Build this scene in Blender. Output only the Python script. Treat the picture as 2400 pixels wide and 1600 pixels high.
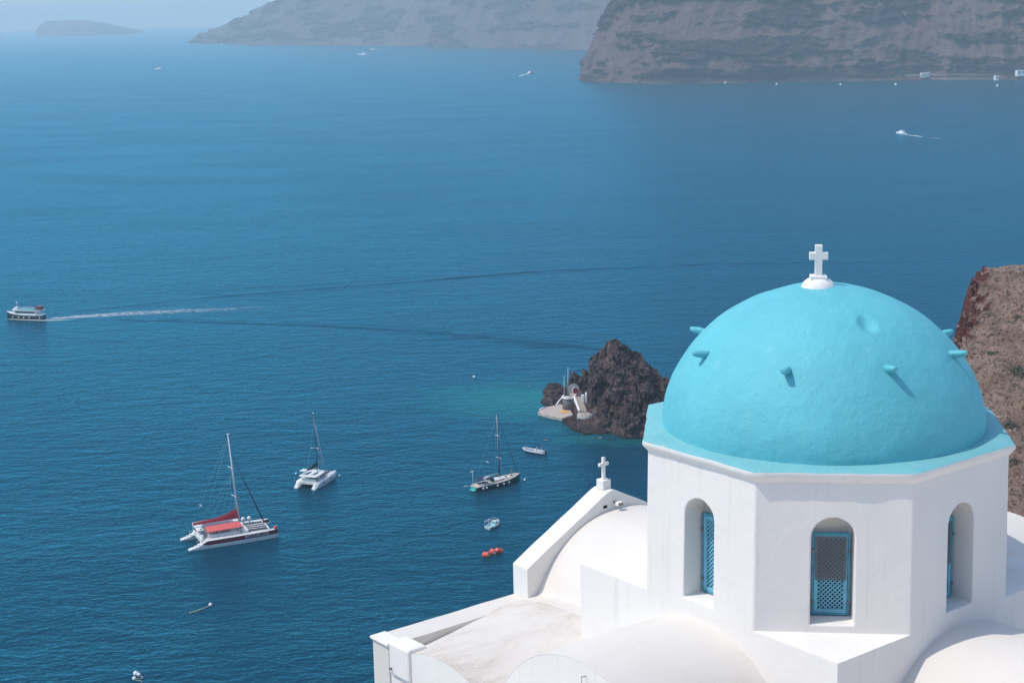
import bpy, bmesh, math, random
import numpy as np
from mathutils import Vector, Matrix, noise as mn

for o in list(bpy.data.objects):
    bpy.data.objects.remove(o, do_unlink=True)
SC = bpy.context.scene
COL = SC.collection
R = math.radians
PI = math.pi

# ------------------------------------------------------------------ camera
CAMZ = 130.0
PITCH, ROLL, FPX = 0.2038, 0.0226, 3761.0
cam = bpy.data.cameras.new('camera')
cam.sensor_width = 36.0
cam.lens = 36.0 * FPX / 2400.0
cam.clip_start = 0.5
cam.clip_end = 90000.0
camo = bpy.data.objects.new('camera', cam)
COL.objects.link(camo)
camo.matrix_world = (Matrix.Translation((0, 0, CAMZ)) @ Matrix.Rotation(PI / 2 - PITCH, 4, 'X')
                     @ Matrix.Rotation(-ROLL, 4, 'Z'))
SC.camera = camo

# ------------------------------------------------------------------ sky and sun
SUN_EL = R(58.0)
SUN_H = R(-168.0)                     # azimuth of the sun, counter-clockwise from +X
SUN = Vector((math.cos(SUN_EL) * math.cos(SUN_H), math.cos(SUN_EL) * math.sin(SUN_H), math.sin(SUN_EL)))
world = bpy.data.worlds.new('World')
SC.world = world
world.use_nodes = True
wn = world.node_tree
bgn = wn.nodes['Background']
sky = wn.nodes.new('ShaderNodeTexSky')
sky.sky_type = 'NISHITA'
sky.sun_disc = False
sky.sun_elevation = SUN_EL
sky.sun_rotation = math.atan2(SUN.x, SUN.y)
sky.altitude = 100
sky.air_density = 1.0
sky.dust_density = 1.0
sky.ozone_density = 1.0
wn.links.new(sky.outputs[0], bgn.inputs[0])
bgn.inputs[1].default_value = 0.15
sl = bpy.data.lights.new('sun', 'SUN')
sl.energy = 2.0
sl.angle = R(0.53)
sl.color = (1.0, 0.93, 0.83)
slo = bpy.data.objects.new('sun', sl)
COL.objects.link(slo)
slo.rotation_euler = (-SUN).to_track_quat('-Z', 'Y').to_euler()
SC.view_settings.view_transform = 'Standard'
SC.view_settings.look = 'None'
SC.view_settings.exposure = 0.54
SC.view_settings.gamma = 1.0
SC.view_settings.use_curve_mapping = False
HAZE_DENSITY = 1.2e-4
HAZE_COLOR = (0.70, 0.89, 0.97)
SC.cycles.volume_bounces = 2

# ------------------------------------------------------------------ material helpers
def new_mat(name):
    m = bpy.data.materials.new(name)
    m.use_nodes = True
    nt = m.node_tree
    return m, nt, nt.nodes['Principled BSDF']


def N(nt, typ, **kw):
    n = nt.nodes.new(typ)
    for k, v in kw.items():
        if k.startswith('i_'):
            key = k[2:].replace('_', ' ')
            n.inputs[key].default_value = v
        else:
            setattr(n, k, v)
    return n


def coords(nt, kind='Object', scale=(1, 1, 1), rot=(0, 0, 0), loc=(0, 0, 0)):
    tc = nt.nodes.new('ShaderNodeTexCoord')
    mp = nt.nodes.new('ShaderNodeMapping')
    mp.inputs['Scale'].default_value = scale
    mp.inputs['Rotation'].default_value = rot
    mp.inputs['Location'].default_value = loc
    nt.links.new(tc.outputs[kind], mp.inputs[0])
    return mp.outputs[0]


def tnoise(nt, vec, scale, detail=4, rough=0.55, dist=0.0):
    n = nt.nodes.new('ShaderNodeTexNoise')
    n.inputs['Scale'].default_value = scale
    n.inputs['Detail'].default_value = detail
    n.inputs['Roughness'].default_value = rough
    n.inputs['Distortion'].default_value = dist
    nt.links.new(vec, n.inputs['Vector'])
    return n.outputs['Fac']


def ramp(nt, fac, stops):
    r = nt.nodes.new('ShaderNodeValToRGB')
    el = r.color_ramp.elements
    while len(el) < len(stops):
        el.new(0.5)
    for e, (p, c) in zip(el, stops):
        e.position = p
        e.color = (*c, 1) if len(c) == 3 else c
    nt.links.new(fac, r.inputs[0])
    return r.outputs[0]


def mrange(nt, v, a, b, c=0.0, d=1.0, smooth=True):
    n = nt.nodes.new('ShaderNodeMapRange')
    n.interpolation_type = 'SMOOTHSTEP' if smooth else 'LINEAR'
    for k, x in zip(('From Min', 'From Max', 'To Min', 'To Max'), (a, b, c, d)):
        n.inputs[k].default_value = x
    nt.links.new(v, n.inputs['Value'])
    return n.outputs[0]


def math_n(nt, op, a, b=None):
    n = nt.nodes.new('ShaderNodeMath')
    n.operation = op
    for i, x in enumerate((a, b)):
        if x is None:
            continue
        if isinstance(x, (int, float)):
            n.inputs[i].default_value = x
        else:
            nt.links.new(x, n.inputs[i])
    return n.outputs[0]


def mixc(nt, fac, a, b):
    n = nt.nodes.new('ShaderNodeMix')
    n.data_type = 'RGBA'
    if isinstance(fac, (int, float)):
        n.inputs[0].default_value = fac
    else:
        nt.links.new(fac, n.inputs[0])
    for i, x in ((6, a), (7, b)):
        if isinstance(x, tuple):
            n.inputs[i].default_value = (*x, 1) if len(x) == 3 else x
        else:
            nt.links.new(x, n.inputs[i])
    return n.outputs[2]


def bump(nt, h, strength, dist, bsdf, prev=None):
    b = nt.nodes.new('ShaderNodeBump')
    b.inputs['Strength'].default_value = strength
    b.inputs['Distance'].default_value = dist
    nt.links.new(h, b.inputs['Height'])
    if prev is not None:
        nt.links.new(prev, b.inputs['Normal'])
    nt.links.new(b.outputs[0], bsdf.inputs['Normal'])
    return b.outputs[0]


def simple(name, col, rough=0.5, metal=0.0, var=0.12, scale=3.0, bumpd=0.0):
    m, nt, b = new_mat(name)
    v = coords(nt)
    f = tnoise(nt, v, scale, 5)
    lo = tuple(c * (1 - var) for c in col)
    hi = tuple(min(1, c * (1 + var)) for c in col)
    nt.links.new(ramp(nt, f, [(0.3, lo), (0.7, hi)]), b.inputs['Base Color'])
    b.inputs['Roughness'].default_value = rough
    b.inputs['Metallic'].default_value = metal
    if bumpd:
        bump(nt, f, 0.5, bumpd, b)
    return m


# ------------------------------------------------------------------ mesh helpers
class MB:
    def __init__(self):
        self.v, self.f, self.s = [], [], []

    def add(self, vs, fs, smooth=False):
        o = len(self.v)
        self.v += [tuple(p) for p in vs]
        self.f += [tuple(i + o for i in f) for f in fs]
        self.s += [smooth] * len(fs)
        return self

    def box(self, c, d, rz=0.0, M=None):
        vs = []
        for sz in (-1, 1):
            for sx, sy in ((-1, -1), (1, -1), (1, 1), (-1, 1)):
                p = Vector((sx * d[0] / 2, sy * d[1] / 2, sz * d[2] / 2))
                if M is not None:
                    p = M @ p
                if rz:
                    p = Matrix.Rotation(rz, 3, 'Z') @ p
                vs.append(p + Vector(c))
        return self.add(vs, [(3, 2, 1, 0), (4, 5, 6, 7), (0, 1, 5, 4), (1, 2, 6, 5), (2, 3, 7, 6), (3, 0, 4, 7)])

    def tube(self, pts, r, n=8, cap=True, smooth=True):
        pts = [Vector(p) for p in pts]
        rs = r if isinstance(r, (list, tuple)) else [r] * len(pts)
        vs, fs = [], []
        for i, p in enumerate(pts):
            d = (pts[min(i + 1, len(pts) - 1)] - pts[max(i - 1, 0)])
            if d.length < 1e-9:
                d = Vector((0, 0, 1))
            d.normalize()
            a = d.cross(Vector((0, 0, 1)) if abs(d.z) < 0.95 else Vector((1, 0, 0))).normalized()
            b = d.cross(a)
            for k in range(n):
                t = 2 * PI * k / n
                vs.append(p + (a * math.cos(t) + b * math.sin(t)) * rs[i])
        for i in range(len(pts) - 1):
            for k in range(n):
                k2 = (k + 1) % n
                fs.append((i * n + k, i * n + k2, (i + 1) * n + k2, (i + 1) * n + k))
        self.add(vs, fs, smooth)
        if cap:
            o = len(self.v) - len(vs)
            self.f += [tuple(o + k for k in range(n))[::-1], tuple(o + (len(pts) - 1) * n + k for k in range(n))]
            self.s += [False, False]
        return self

    def loft(self, rings, closed=True, cap=True, smooth=True):
        n = len(rings[0])
        vs = [p for r in rings for p in r]
        fs = []
        for i in range(len(rings) - 1):
            for k in range(n if closed else n - 1):
                k2 = (k + 1) % n
                fs.append((i * n + k, i * n + k2, (i + 1) * n + k2, (i + 1) * n + k))
        self.add(vs, fs, smooth)
        if cap:
            o = len(self.v) - len(vs)
            self.f += [tuple(o + k for k in range(n))[::-1], tuple(o + (len(rings) - 1) * n + k for k in range(n))]
            self.s += [False, False]
        return self

    def lathe(self, c, prof, n=24, smooth=True):
        rings = [[(c[0] + r * math.cos(2 * PI * k / n), c[1] + r * math.sin(2 * PI * k / n), c[2] + z) for k in range(n)]
                 for r, z in prof]
        return self.loft(rings, True, True, smooth)

    def ball(self, c, r, n=12, sq=(1, 1, 1)):
        rings = []
        for i in range(n // 2 + 1):
            t = -PI / 2 + PI * i / (n // 2)
            rr = max(math.cos(t), 0.02)
            rings.append([(c[0] + r * sq[0] * rr * math.cos(2 * PI * k / n), c[1] + r * sq[1] * rr * math.sin(2 * PI * k / n),
                           c[2] + r * sq[2] * math.sin(t)) for k in range(n)])
        return self.loft(rings)

    def prism(self, outline, z0, z1):
        n = len(outline)
        vs = [(x, y, z0) for x, y in outline] + [(x, y, z1) for x, y in outline]
        fs = [tuple(range(n))[::-1], tuple(range(n, 2 * n))] + [(i, (i + 1) % n, n + (i + 1) % n, n + i) for i in range(n)]
        return self.add(vs, fs)

    def build(self, name, mat, parent=None, bevel=0.0, loc=None):
        me = bpy.data.meshes.new(name)
        me.from_pydata(self.v, [], self.f)
        me.polygons.foreach_set('use_smooth', self.s)
        me.update()
        bm = bmesh.new()
        bm.from_mesh(me)
        bmesh.ops.recalc_face_normals(bm, faces=bm.faces)
        bm.to_mesh(me)
        bm.free()
        return obj(name, me, mat, parent, bevel, loc)


def obj(name, me, mat, parent=None, bevel=0.0, loc=None):
    o = bpy.data.objects.new(name, me)
    if mat is not None and me is not None and len(me.materials) == 0:
        me.materials.append(mat)
    COL.objects.link(o)
    if parent is not None:
        o.parent = parent
    if loc is not None:
        o.location = loc
    if bevel:
        bv = o.modifiers.new('bevel', 'BEVEL')
        bv.width = bevel
        bv.segments = 2
        bv.limit_method = 'ANGLE'
        bv.angle_limit = R(40)
    return o


def thing(name, label, cat, loc=(0, 0, 0), rz=0.0, group=None):
    o = bpy.data.objects.new(name, None)
    COL.objects.link(o)
    o.location = loc
    o.rotation_euler = (0, 0, rz)
    return tag(o, label, cat, group)


def tag(o, label, cat, group=None):
    o['label'] = label
    o['category'] = cat
    if group:
        o['group'] = group
    return o


def kind(o, k):
    o['kind'] = k
    return o


def grid_mesh(name, P, smooth=True):
    """P: array (nu, nv, 3) -> mesh"""
    nu, nv = P.shape[:2]
    idx = np.arange(nu * nv).reshape(nu, nv)
    f = np.stack([idx[:-1, :-1], idx[1:, :-1], idx[1:, 1:], idx[:-1, 1:]], -1).reshape(-1, 4)
    me = bpy.data.meshes.new(name)
    me.from_pydata(P.reshape(-1, 3).tolist(), [], f.tolist())
    me.polygons.foreach_set('use_smooth', [smooth] * len(f))
    me.update()
    return me


# vectorised value noise (numpy) for terrain
_rng = np.random.RandomState(7)
_perm = _rng.rand(256, 256, 4)


def vnoise2(x, y, k=0):
    xi = np.floor(x).astype(int)
    yi = np.floor(y).astype(int)
    fx, fy = x - xi, y - yi
    fx = fx * fx * fx * (fx * (fx * 6 - 15) + 10)
    fy = fy * fy * fy * (fy * (fy * 6 - 15) + 10)
    a = _perm[xi % 256, yi % 256, k]
    b = _perm[(xi + 1) % 256, yi % 256, k]
    c = _perm[xi % 256, (yi + 1) % 256, k]
    d = _perm[(xi + 1) % 256, (yi + 1) % 256, k]
    return (a + (b - a) * fx) * (1 - fy) + (c + (d - c) * fx) * fy


def fbm(x, y, oct=5, k=0, gain=0.5, ridged=False):
    s, a, t = 0.0, 1.0, 0.0
    for i in range(oct):
        n = vnoise2(x * 2 ** i + 17.3 * i, y * 2 ** i + 9.1 * i, (k + i) % 4)
        if ridged:
            n = 1 - np.abs(2 * n - 1)
        s = s + a * n
        t += a
        a *= gain
    return s / t


def worley(x, y, k=0):
    xi, yi = np.floor(x).astype(int), np.floor(y).astype(int)
    f1 = np.full(np.shape(x), 9.0)
    f2 = np.full(np.shape(x), 9.0)
    cell = np.zeros(np.shape(x))
    for dx in (-1, 0, 1):
        for dy in (-1, 0, 1):
            cx, cy = xi + dx, yi + dy
            px = cx + _perm[cx % 256, cy % 256, k % 4]
            py = cy + _perm[cy % 256, (cx + 71) % 256, (k + 1) % 4]
            d = np.hypot(px - x, py - y)
            nearer = d < f1
            f2 = np.where(nearer, f1, np.minimum(f2, d))
            cell = np.where(nearer, _perm[(cx + 13) % 256, (cy + 5) % 256, (k + 2) % 4], cell)
            f1 = np.where(nearer, d, f1)
    return f1, f2, cell


def blocks(x, y, k=0):
    f1, f2, c = worley(x, y, k)
    return c - 0.5 - 0.6 * np.clip(1 - (f2 - f1) * 5, 0, 1)


def sstep(a, b, x):
    t = np.clip((x - a) / (b - a), 0, 1)
    return t * t * (3 - 2 * t)


# ------------------------------------------------------------------ materials: setting
def mat_sea():
    m, nt, b = new_mat('sea_water')
    L = nt.links
    # wave relief: several scales, crests running roughly across the view
    v1 = coords(nt, 'Object', (0.55, 1.0, 1.0), (0, 0, R(-14)))
    v2 = coords(nt, 'Object', (0.7, 1.0, 1.0), (0, 0, R(12)))
    vb = coords(nt, 'Object', (0.5, 1.0, 1.0), (0, 0, R(-5)))
    big = tnoise(nt, vb, 0.012, 4, 0.6)
    swl = tnoise(nt, v1, 0.10, 2, 0.5, 0.3)
    mid = tnoise(nt, v1, 0.22, 3, 0.6, 0.5)
    sml = tnoise(nt, v2, 0.62, 3, 0.6, 0.4)
    gust = mrange(nt, big, 0.35, 0.68, 0.75, 1.2)
    h = math_n(nt, 'ADD', math_n(nt, 'MULTIPLY', mid, 0.85), math_n(nt, 'MULTIPLY', sml, 0.5))
    h = math_n(nt, 'ADD', h, math_n(nt, 'MULTIPLY', swl, 0.7))
    h = math_n(nt, 'MULTIPLY', h, gust)
    bump(nt, h, 1.0, 1.15, b)
    # colour: deep water, shallows over pale rock round the islet
    pos = nt.nodes.new('ShaderNodeNewGeometry').outputs['Position']

    def blob(cx, cy, rx, ry, rot, inner):
        mp = nt.nodes.new('ShaderNodeMapping')
        mp.vector_type = 'TEXTURE'
        mp.inputs['Location'].default_value = (cx, cy, 0)
        mp.inputs['Rotation'].default_value = (0, 0, rot)
        mp.inputs['Scale'].default_value = (rx, ry, 1)
        L.new(pos, mp.inputs[0])
        ln = nt.nodes.new('ShaderNodeVectorMath')
        ln.operation = 'LENGTH'
        L.new(mp.outputs[0], ln.inputs[0])
        w = tnoise(nt, coords(nt, 'Object', (0.6, 1, 1)), 0.07, 4, 0.6)
        d = math_n(nt, 'ADD', ln.outputs['Value'], math_n(nt, 'MULTIPLY', math_n(nt, 'SUBTRACT', w, 0.5), 0.9))
        return mrange(nt, d, inner, 1.0, 1.0, 0.0)

    deep = ramp(nt, big, [(0.3, (0.001, 0.029, 0.054)), (0.7, (0.002, 0.039, 0.070))])
    s1 = blob(8, 532, 56, 38, R(-8), 0.1)
    s2 = blob(36, 486, 36, 24, R(-6), 0.35)
    c = mixc(nt, math_n(nt, 'MULTIPLY', s1, 0.9), deep, (0.012, 0.13, 0.12))
    sn = tnoise(nt, coords(nt, 'Object', (0.5, 1, 1)), 0.16, 4, 0.6)
    c = mixc(nt, math_n(nt, 'MULTIPLY', s2, mrange(nt, sn, 0.4, 0.62, 0.3, 0.9)), c, (0.008, 0.13, 0.12))
    edge = blob(34, 482, 22, 8, R(-8), 0.2)
    c = mixc(nt, math_n(nt, 'MULTIPLY', edge, mrange(nt, sn, 0.5, 0.62, 0.0, 0.6)), c, (0.12, 0.16, 0.10))
    # water body colour under a Fresnel-weighted sky reflection
    L.new(c, b.inputs['Base Color'])
    bn = b.inputs['Normal'].links[0].from_socket
    nt.nodes.remove(b)
    df = nt.nodes.new('ShaderNodeBsdfDiffuse')
    gl = nt.nodes.new('ShaderNodeBsdfGlossy')
    fr = nt.nodes.new('ShaderNodeFresnel')
    mx = nt.nodes.new('ShaderNodeMixShader')
    fr.inputs['IOR'].default_value = 1.333
    gl.inputs['Color'].default_value = (0.10, 0.59, 0.79, 1)
    gl.inputs['Roughness'].default_value = 0.26
    L.new(c, df.inputs['Color'])
    for n_ in (df, gl, fr):
        L.new(bn, n_.inputs['Normal'])
    L.new(fr.outputs[0], mx.inputs[0])
    L.new(df.outputs[0], mx.inputs[1])
    L.new(gl.outputs[0], mx.inputs[2])
    L.new(mx.outputs[0], nt.nodes['Material Output'].inputs['Surface'])
    return m


def mat_rock(name, cols, scale, bumpd, strata=0.0, dark=None):
    m, nt, b = new_mat(name)
    v = coords(nt, 'Object')
    f = tnoise(nt, v, scale, 7, 0.62, 0.3)
    c = ramp(nt, f, [(0.25 + 0.5 * i / (len(cols) - 1), k) for i, k in enumerate(cols)])
    if strata:
        vs = coords(nt, 'Object', (0.18, 0.18, 1.0))
        fs = tnoise(nt, vs, strata, 7, 0.68, 0.8)
        c = mixc(nt, mrange(nt, fs, 0.54, 0.60, 0, 0.85), c, dark)
    nt.links.new(c, b.inputs['Base Color'])
    b.inputs['Roughness'].default_value = 0.95
    b.inputs['Specular IOR Level'].default_value = 0.15
    f2 = tnoise(nt, v, scale * 3.0, 8, 0.7)
    bump(nt, f2, 0.8, bumpd, b)
    return m


M_SEA = mat_sea()
def mat_cliff(name, scree, dark, pale, scale):
    m, nt, b = new_mat(name)
    v = coords(nt, 'Object')
    f = tnoise(nt, v, scale, 6, 0.65)
    g = tnoise(nt, v, scale * 7, 6, 0.72)
    big = tnoise(nt, v, scale * 0.25, 4, 0.6)
    c = ramp(nt, f, [(0.3, tuple(x * 0.72 for x in scree)), (0.7, tuple(x * 1.2 for x in scree))])
    c = mixc(nt, mrange(nt, big, 0.52, 0.68, 0, 0.6), c, (scree[0] * 1.05, scree[1] * 0.72, scree[2] * 0.68))
    at = nt.nodes.new('ShaderNodeAttribute')
    at.attribute_name = 'streak'
    c = mixc(nt, math_n(nt, 'MULTIPLY', at.outputs['Fac'], 0.16), c, pale)
    ar = nt.nodes.new('ShaderNodeAttribute')
    ar.attribute_name = 'rock'
    rk = mrange(nt, math_n(nt, 'ADD', ar.outputs['Fac'], math_n(nt, 'MULTIPLY', math_n(nt, 'SUBTRACT', g, 0.5), 2.4)), 0.4, 0.8, 0, 0.85)
    c = mixc(nt, rk, c, dark)
    c = mixc(nt, mrange(nt, g, 0.62, 0.7, 0, 0.6), c, pale)
    c = mixc(nt, mrange(nt, g, 0.40, 0.32, 0, 0.6), c, dark)
    nt.links.new(c, b.inputs['Base Color'])
    b.inputs['Roughness'].default_value = 0.95
    b.inputs['Specular IOR Level'].default_value = 0.1
    bump(nt, g, 1.0, 0.35 / scale, b)
    return m


M_CLIFF = mat_cliff('far_cliff_rock', (0.20, 0.13, 0.122), (0.06, 0.046, 0.05), (0.36, 0.28, 0.255), 0.03)
M_FAR = mat_cliff('distant_cliff_rock', (0.19, 0.14, 0.135), (0.055, 0.045, 0.05), (0.40, 0.34, 0.32), 0.014)
def tint_islet(m):
    nt = m.node_tree
    b = nt.nodes['Principled BSDF']
    src = b.inputs['Base Color'].links[0].from_socket
    v = coords(nt, 'Object')
    f = tnoise(nt, v, 0.14, 5, 0.65, 0.6)
    g = tnoise(nt, v, 1.1, 6, 0.7)
    c = mixc(nt, mrange(nt, f, 0.50, 0.60, 0, 0.6), src, (0.085, 0.040, 0.040))
    c = mixc(nt, mrange(nt, g, 0.54, 0.66, 0, 0.7), c, (0.25, 0.215, 0.205))
    c = mixc(nt, mrange(nt, g, 0.44, 0.36, 0, 0.8), c, (0.008, 0.008, 0.010))
    sx = nt.nodes.new('ShaderNodeSeparateXYZ')
    nt.links.new(nt.nodes.new('ShaderNodeNewGeometry').outputs['Position'], sx.inputs[0])
    c = mixc(nt, mrange(nt, math_n(nt, 'ADD', sx.outputs[2], math_n(nt, 'MULTIPLY', g, 0.8)), 0.7, 1.3, 0.85, 0), c, (0.012, 0.012, 0.011))
    nt.links.new(c, b.inputs['Base Color'])
    return m


M_ISLET = mat_rock('lava_rock', [(0.012, 0.011, 0.013), (0.045, 0.036, 0.038), (0.095, 0.056, 0.052), (0.18, 0.15, 0.14)], 0.3, 1.2, 0.25, (0.018, 0.017, 0.019))

# ------------------------------------------------------------------ sea
def build_sea():
    n = 96
    vs, fs = [(0, 0, 0)], []
    radii = [300, 900, 2500, 7000, 21000]
    for r in radii:
        vs += [(r * math.cos(2 * PI * k / n), r * math.sin(2 * PI * k / n), 0) for k in range(n)]
    for k in range(n):
        fs.append((0, 1 + k, 1 + (k + 1) % n))
    for j in range(len(radii) - 1):
        for k in range(n):
            a, b2 = 1 + j * n + k, 1 + j * n + (k + 1) % n
            fs.append((a, a + n, b2 + n, b2))
    me = bpy.data.meshes.new('sea')
    me.from_pydata(vs, [], fs)
    me.update()
    return kind(obj('sea', me, M_SEA), 'structure')


build_sea()


# ------------------------------------------------------------------ far land
def massif(name, coast, closed_back, top, mat, step, nv, dfun, amp, seed, hmod=None):
    """Cliffs rising from a waterline polyline; dfun(z/top) gives the distance inland."""
    pts = [np.array(p, float) for p in coast]
    seg = [np.linalg.norm(pts[i + 1] - pts[i]) for i in range(len(pts) - 1)]
    tot = sum(seg)
    nu = int(tot / step) + 1
    W, S = [], []
    cum = np.concatenate([[0], np.cumsum(seg)])
    for s in np.linspace(0, tot, nu):
        i = min(np.searchsorted(cum, s, 'right') - 1, len(seg) - 1)
        t = (s - cum[i]) / seg[i]
        W.append(pts[i] * (1 - t) + pts[i + 1] * t)
        S.append(s)
    W, S = np.array(W), np.array(S)
    k = max(3, int(90 / step))
    Wp = np.concatenate([np.repeat(W[:1], k, 0), W, np.repeat(W[-1:], k, 0)])
    Ws = np.stack([np.convolve(Wp[:, i], np.ones(2 * k + 1) / (2 * k + 1), 'valid') for i in (0, 1)], 1)
    cen = np.array(closed_back)
    nrm = cen[None] - Ws
    nrm /= np.linalg.norm(nrm, axis=1)[:, None]
    V = np.linspace(0, 1, nv)
    SS, VV = np.meshgrid(S, V, indexing='ij')
    tp = top if hmod is None else top * hmod(S / tot)[:, None]
    Z = VV * tp
    D = dfun(VV) * (tp if hmod is not None else top)
    # bands of harder rock standing out of the scree, gullies running down
    sc = amp / 20.0
    wob = 22 * sc * (fbm(SS / (170.0 * sc) + seed, Z / (400.0 * sc), 3, 0) - 0.5)
    band = fbm(SS / (120.0 * sc) + seed, (Z + wob) / (14.0 * sc), 6, 1, 0.7)
    patch = fbm(SS / (110.0 * sc) + seed * 2, Z / (50.0 * sc), 5, 3, 0.6)
    rock = sstep(0.515, 0.57, band * 0.66 + patch * 0.36 + 0.035 * blocks(SS / (9.0 * sc), Z / (6.0 * sc), 2))
    gully = fbm(SS / (70.0 * sc) + seed * 3, Z / (330.0 * sc), 5, 2, 0.55, True)
    rough = fbm(SS / (20.0 * sc) + seed, Z / (11.0 * sc), 5, 0, 0.65)
    fade = np.clip(VV * 12, 0.25, 1)
    rav = fbm(SS / (150.0 * sc) + seed * 5, Z / (900.0 * sc), 4, 0, 0.6, True)
    D = D + amp * fade * (1.9 * (0.55 - rav) + 1.3 * (0.5 - gully) + 0.6 * (rough - 0.5) - rock * (0.42 + 0.35 * blocks(SS / (13.0 * sc), Z / (10.0 * sc), 1)))
    P = np.zeros(SS.shape + (3,))
    P[..., 0] = Ws[:, None, 0] + nrm[:, None, 0] * D
    P[..., 1] = Ws[:, None, 1] + nrm[:, None, 1] * D
    P[..., 2] = Z + amp * 0.35 * fade * (fbm(SS / 18.0, Z / 18.0 + 5, 4, 3) - 0.5)
    P[:, 0, 2] = -1.5
    cap = P[:, -1:, :].copy()
    cap[..., 0] = cap[..., 0] * 0.25 + cen[0] * 0.75
    cap[..., 1] = cap[..., 1] * 0.25 + cen[1] * 0.75
    cap[..., 2] += 4.0
    P = np.concatenate([P, cap], 1)
    me = grid_mesh(name, P)
    at = me.attributes.new('rock', 'FLOAT', 'POINT')
    at.data.foreach_set('value', np.concatenate([rock, rock[:, -1:]], 1).reshape(-1).astype(np.float32))
    at = me.attributes.new('streak', 'FLOAT', 'POINT')
    st_ = sstep(0.60, 0.72, fbm(SS / (26.0 * sc) + 4, Z / (700.0 * sc), 4, 1))
    at.data.foreach_set('value', np.concatenate([st_, st_[:, -1:]], 1).reshape(-1).astype(np.float32))
    return kind(obj(name, me, mat), 'structure')


coast1 = [(520, 4300), (300, 3700), (180, 3250), (128, 3010), (140, 2930), (176, 2863), (230, 2790), (299, 2752), (371, 2748), (511, 2725),
          (649, 2703), (746, 2668), (841, 2635), (1000, 2560), (1250, 2450), (1500, 2300)]
massif('headland', coast1, (1100, 3900), 330.0, M_CLIFF, 2.8, 150,
       lambda v: v * 0.62 + 0.25 * v * v, 24.0, 3.1)
coast2 = [(-1500, 9300), (-1600, 8700), (-1600, 8300), (-1354, 7805), (-1065, 7220), (-766, 6908), (-486, 6536), (-363, 6188), (-129, 5820),
          (22, 5487), (211, 5195), (500, 4900), (900, 4700)]
massif('far_headland', coast2, (700, 8900), 420.0, M_FAR, 9.0, 90,
       lambda v: v * 1.05 + 0.2 * v * v, 36.0, 8.7, lambda t: 0.10 + 0.9 * sstep(0.16, 0.5, t))
coast3 = [(-3990, 13990), (-3900, 13600), (-3700, 13250), (-3540, 13130), (-3280, 13200), (-3150, 13500), (-3060, 13940)]
massif('far_island', coast3, (-3500, 13900), 118.0, M_FAR, 12.0, 24,
       lambda v: v * 0.5 + 0.4 * v ** 4, 20.0, 5.2, lambda t: 0.25 + 0.75 * sstep(0.0, 0.12, t) - 0.75 * sstep(0.5, 1.0, t))


# ------------------------------------------------------------------ near hillside (under the church, and the spur on the right)
def hill_height(X, Y):
    yk = np.array([-40, 2.0, 8, 14, 32, 45, 60, 150, 220, 285, 301, 312, 330, 360, 420])
    zk = np.array([127.5, 127.0, 117, 111.5, 108, 96, 86, 66, 55.5, 74.8, 78.0, 76.2, 60, 20, -3])
    base = np.interp(Y, yk, zk)
    base = base + np.clip(X - 86, 0, 60) * 0.12 * np.clip((Y - 270) / 25, 0, 1)
    xl = np.interp(Y, [-40, 20, 60, 150, 220, 285, 300, 320, 420], [-40, -14, 6, 30, 45, 82, 88.0, 96, 130])
    xl = xl + 5.0 * (fbm(Y / 6.0, X * 0 + 3.3, 4, 1) - 0.5) * np.clip((Y - 150) / 50, 0, 1)
    d = xl - X                                   # positive: seaward of the brow
    slope = np.interp(Y, [0, 60, 200, 290, 420], [1.2, 1.2, 1.4, 3.6, 3.2])
    drop = np.where(d > 0, d * slope, 0) + np.where(d > -2.5, 0.25 * (np.clip(d + 2.5, 0, 2.5)) ** 2 / 2.5, 0)
    far = np.clip((Y - 120) / 60, 0, 1)
    rough = 3.0 * (fbm(X / 14.0, Y / 11.0, 5, 2) - 0.5) + 0.9 * (fbm(X / 2.6, Y / 2.6, 4, 0, 0.6) - 0.5)
    crag = np.clip((d + 4) / 5, 0, 1) * (4.0 * (fbm(X / 5.0 + 3, Y / 5.0, 5, 1, 0.6, True) - 0.55) + 4.2 * blocks(X / 3.0, Y / 4.0, 1) + 1.6 * blocks(X / 1.1, Y / 1.4, 0))
    rough = rough + 0.5 * np.clip(blocks(X / 1.6 + 7, Y / 1.8, 3), -0.2, 1) * sstep(0.45, 0.6, fbm(X / 9.0 + 2, Y / 9.0, 3, 1))
    z = base - drop + far * (rough + crag)
    return np.maximum(z, -1.5)


def mat_hill():
    m, nt, b = new_mat('dry_hillside')
    v = coords(nt, 'Object')
    a = tnoise(nt, v, 0.16, 5, 0.6)
    f = tnoise(nt, v, 1.3, 6, 0.68)
    g = tnoise(nt, v, 5.0, 4, 0.7)
    c = ramp(nt, a, [(0.3, (0.16, 0.10, 0.075)), (0.5, (0.25, 0.175, 0.135)), (0.68, (0.35, 0.245, 0.195))])
    c = mixc(nt, mrange(nt, f, 0.5, 0.64, 0, 0.8), c, (0.085, 0.07, 0.052))
    c = mixc(nt, mrange(nt, g, 0.62, 0.72, 0, 0.8), c, (0.46, 0.36, 0.30))
    # red scoria where the ground is steep
    geo = nt.nodes.new('ShaderNodeNewGeometry')
    sx = nt.nodes.new('ShaderNodeSeparateXYZ')
    nt.links.new(geo.outputs['True Normal'], sx.inputs[0])
    steep = mrange(nt, math_n(nt, 'ADD', sx.outputs[2], math_n(nt, 'MULTIPLY', math_n(nt, 'SUBTRACT', f, 0.5), 0.5)), 0.55, 0.75, 1, 0)
    red = ramp(nt, f, [(0.35, (0.045, 0.022, 0.02)), (0.6, (0.17, 0.06, 0.045))])
    c = mixc(nt, steep, c, red)
    nt.links.new(c, b.inputs['Base Color'])
    b.inputs['Roughness'].default_value = 1.0
    b.inputs['Specular IOR Level'].default_value = 0.1
    bump(nt, f, 1.0, 0.8, b)
    return m


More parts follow.
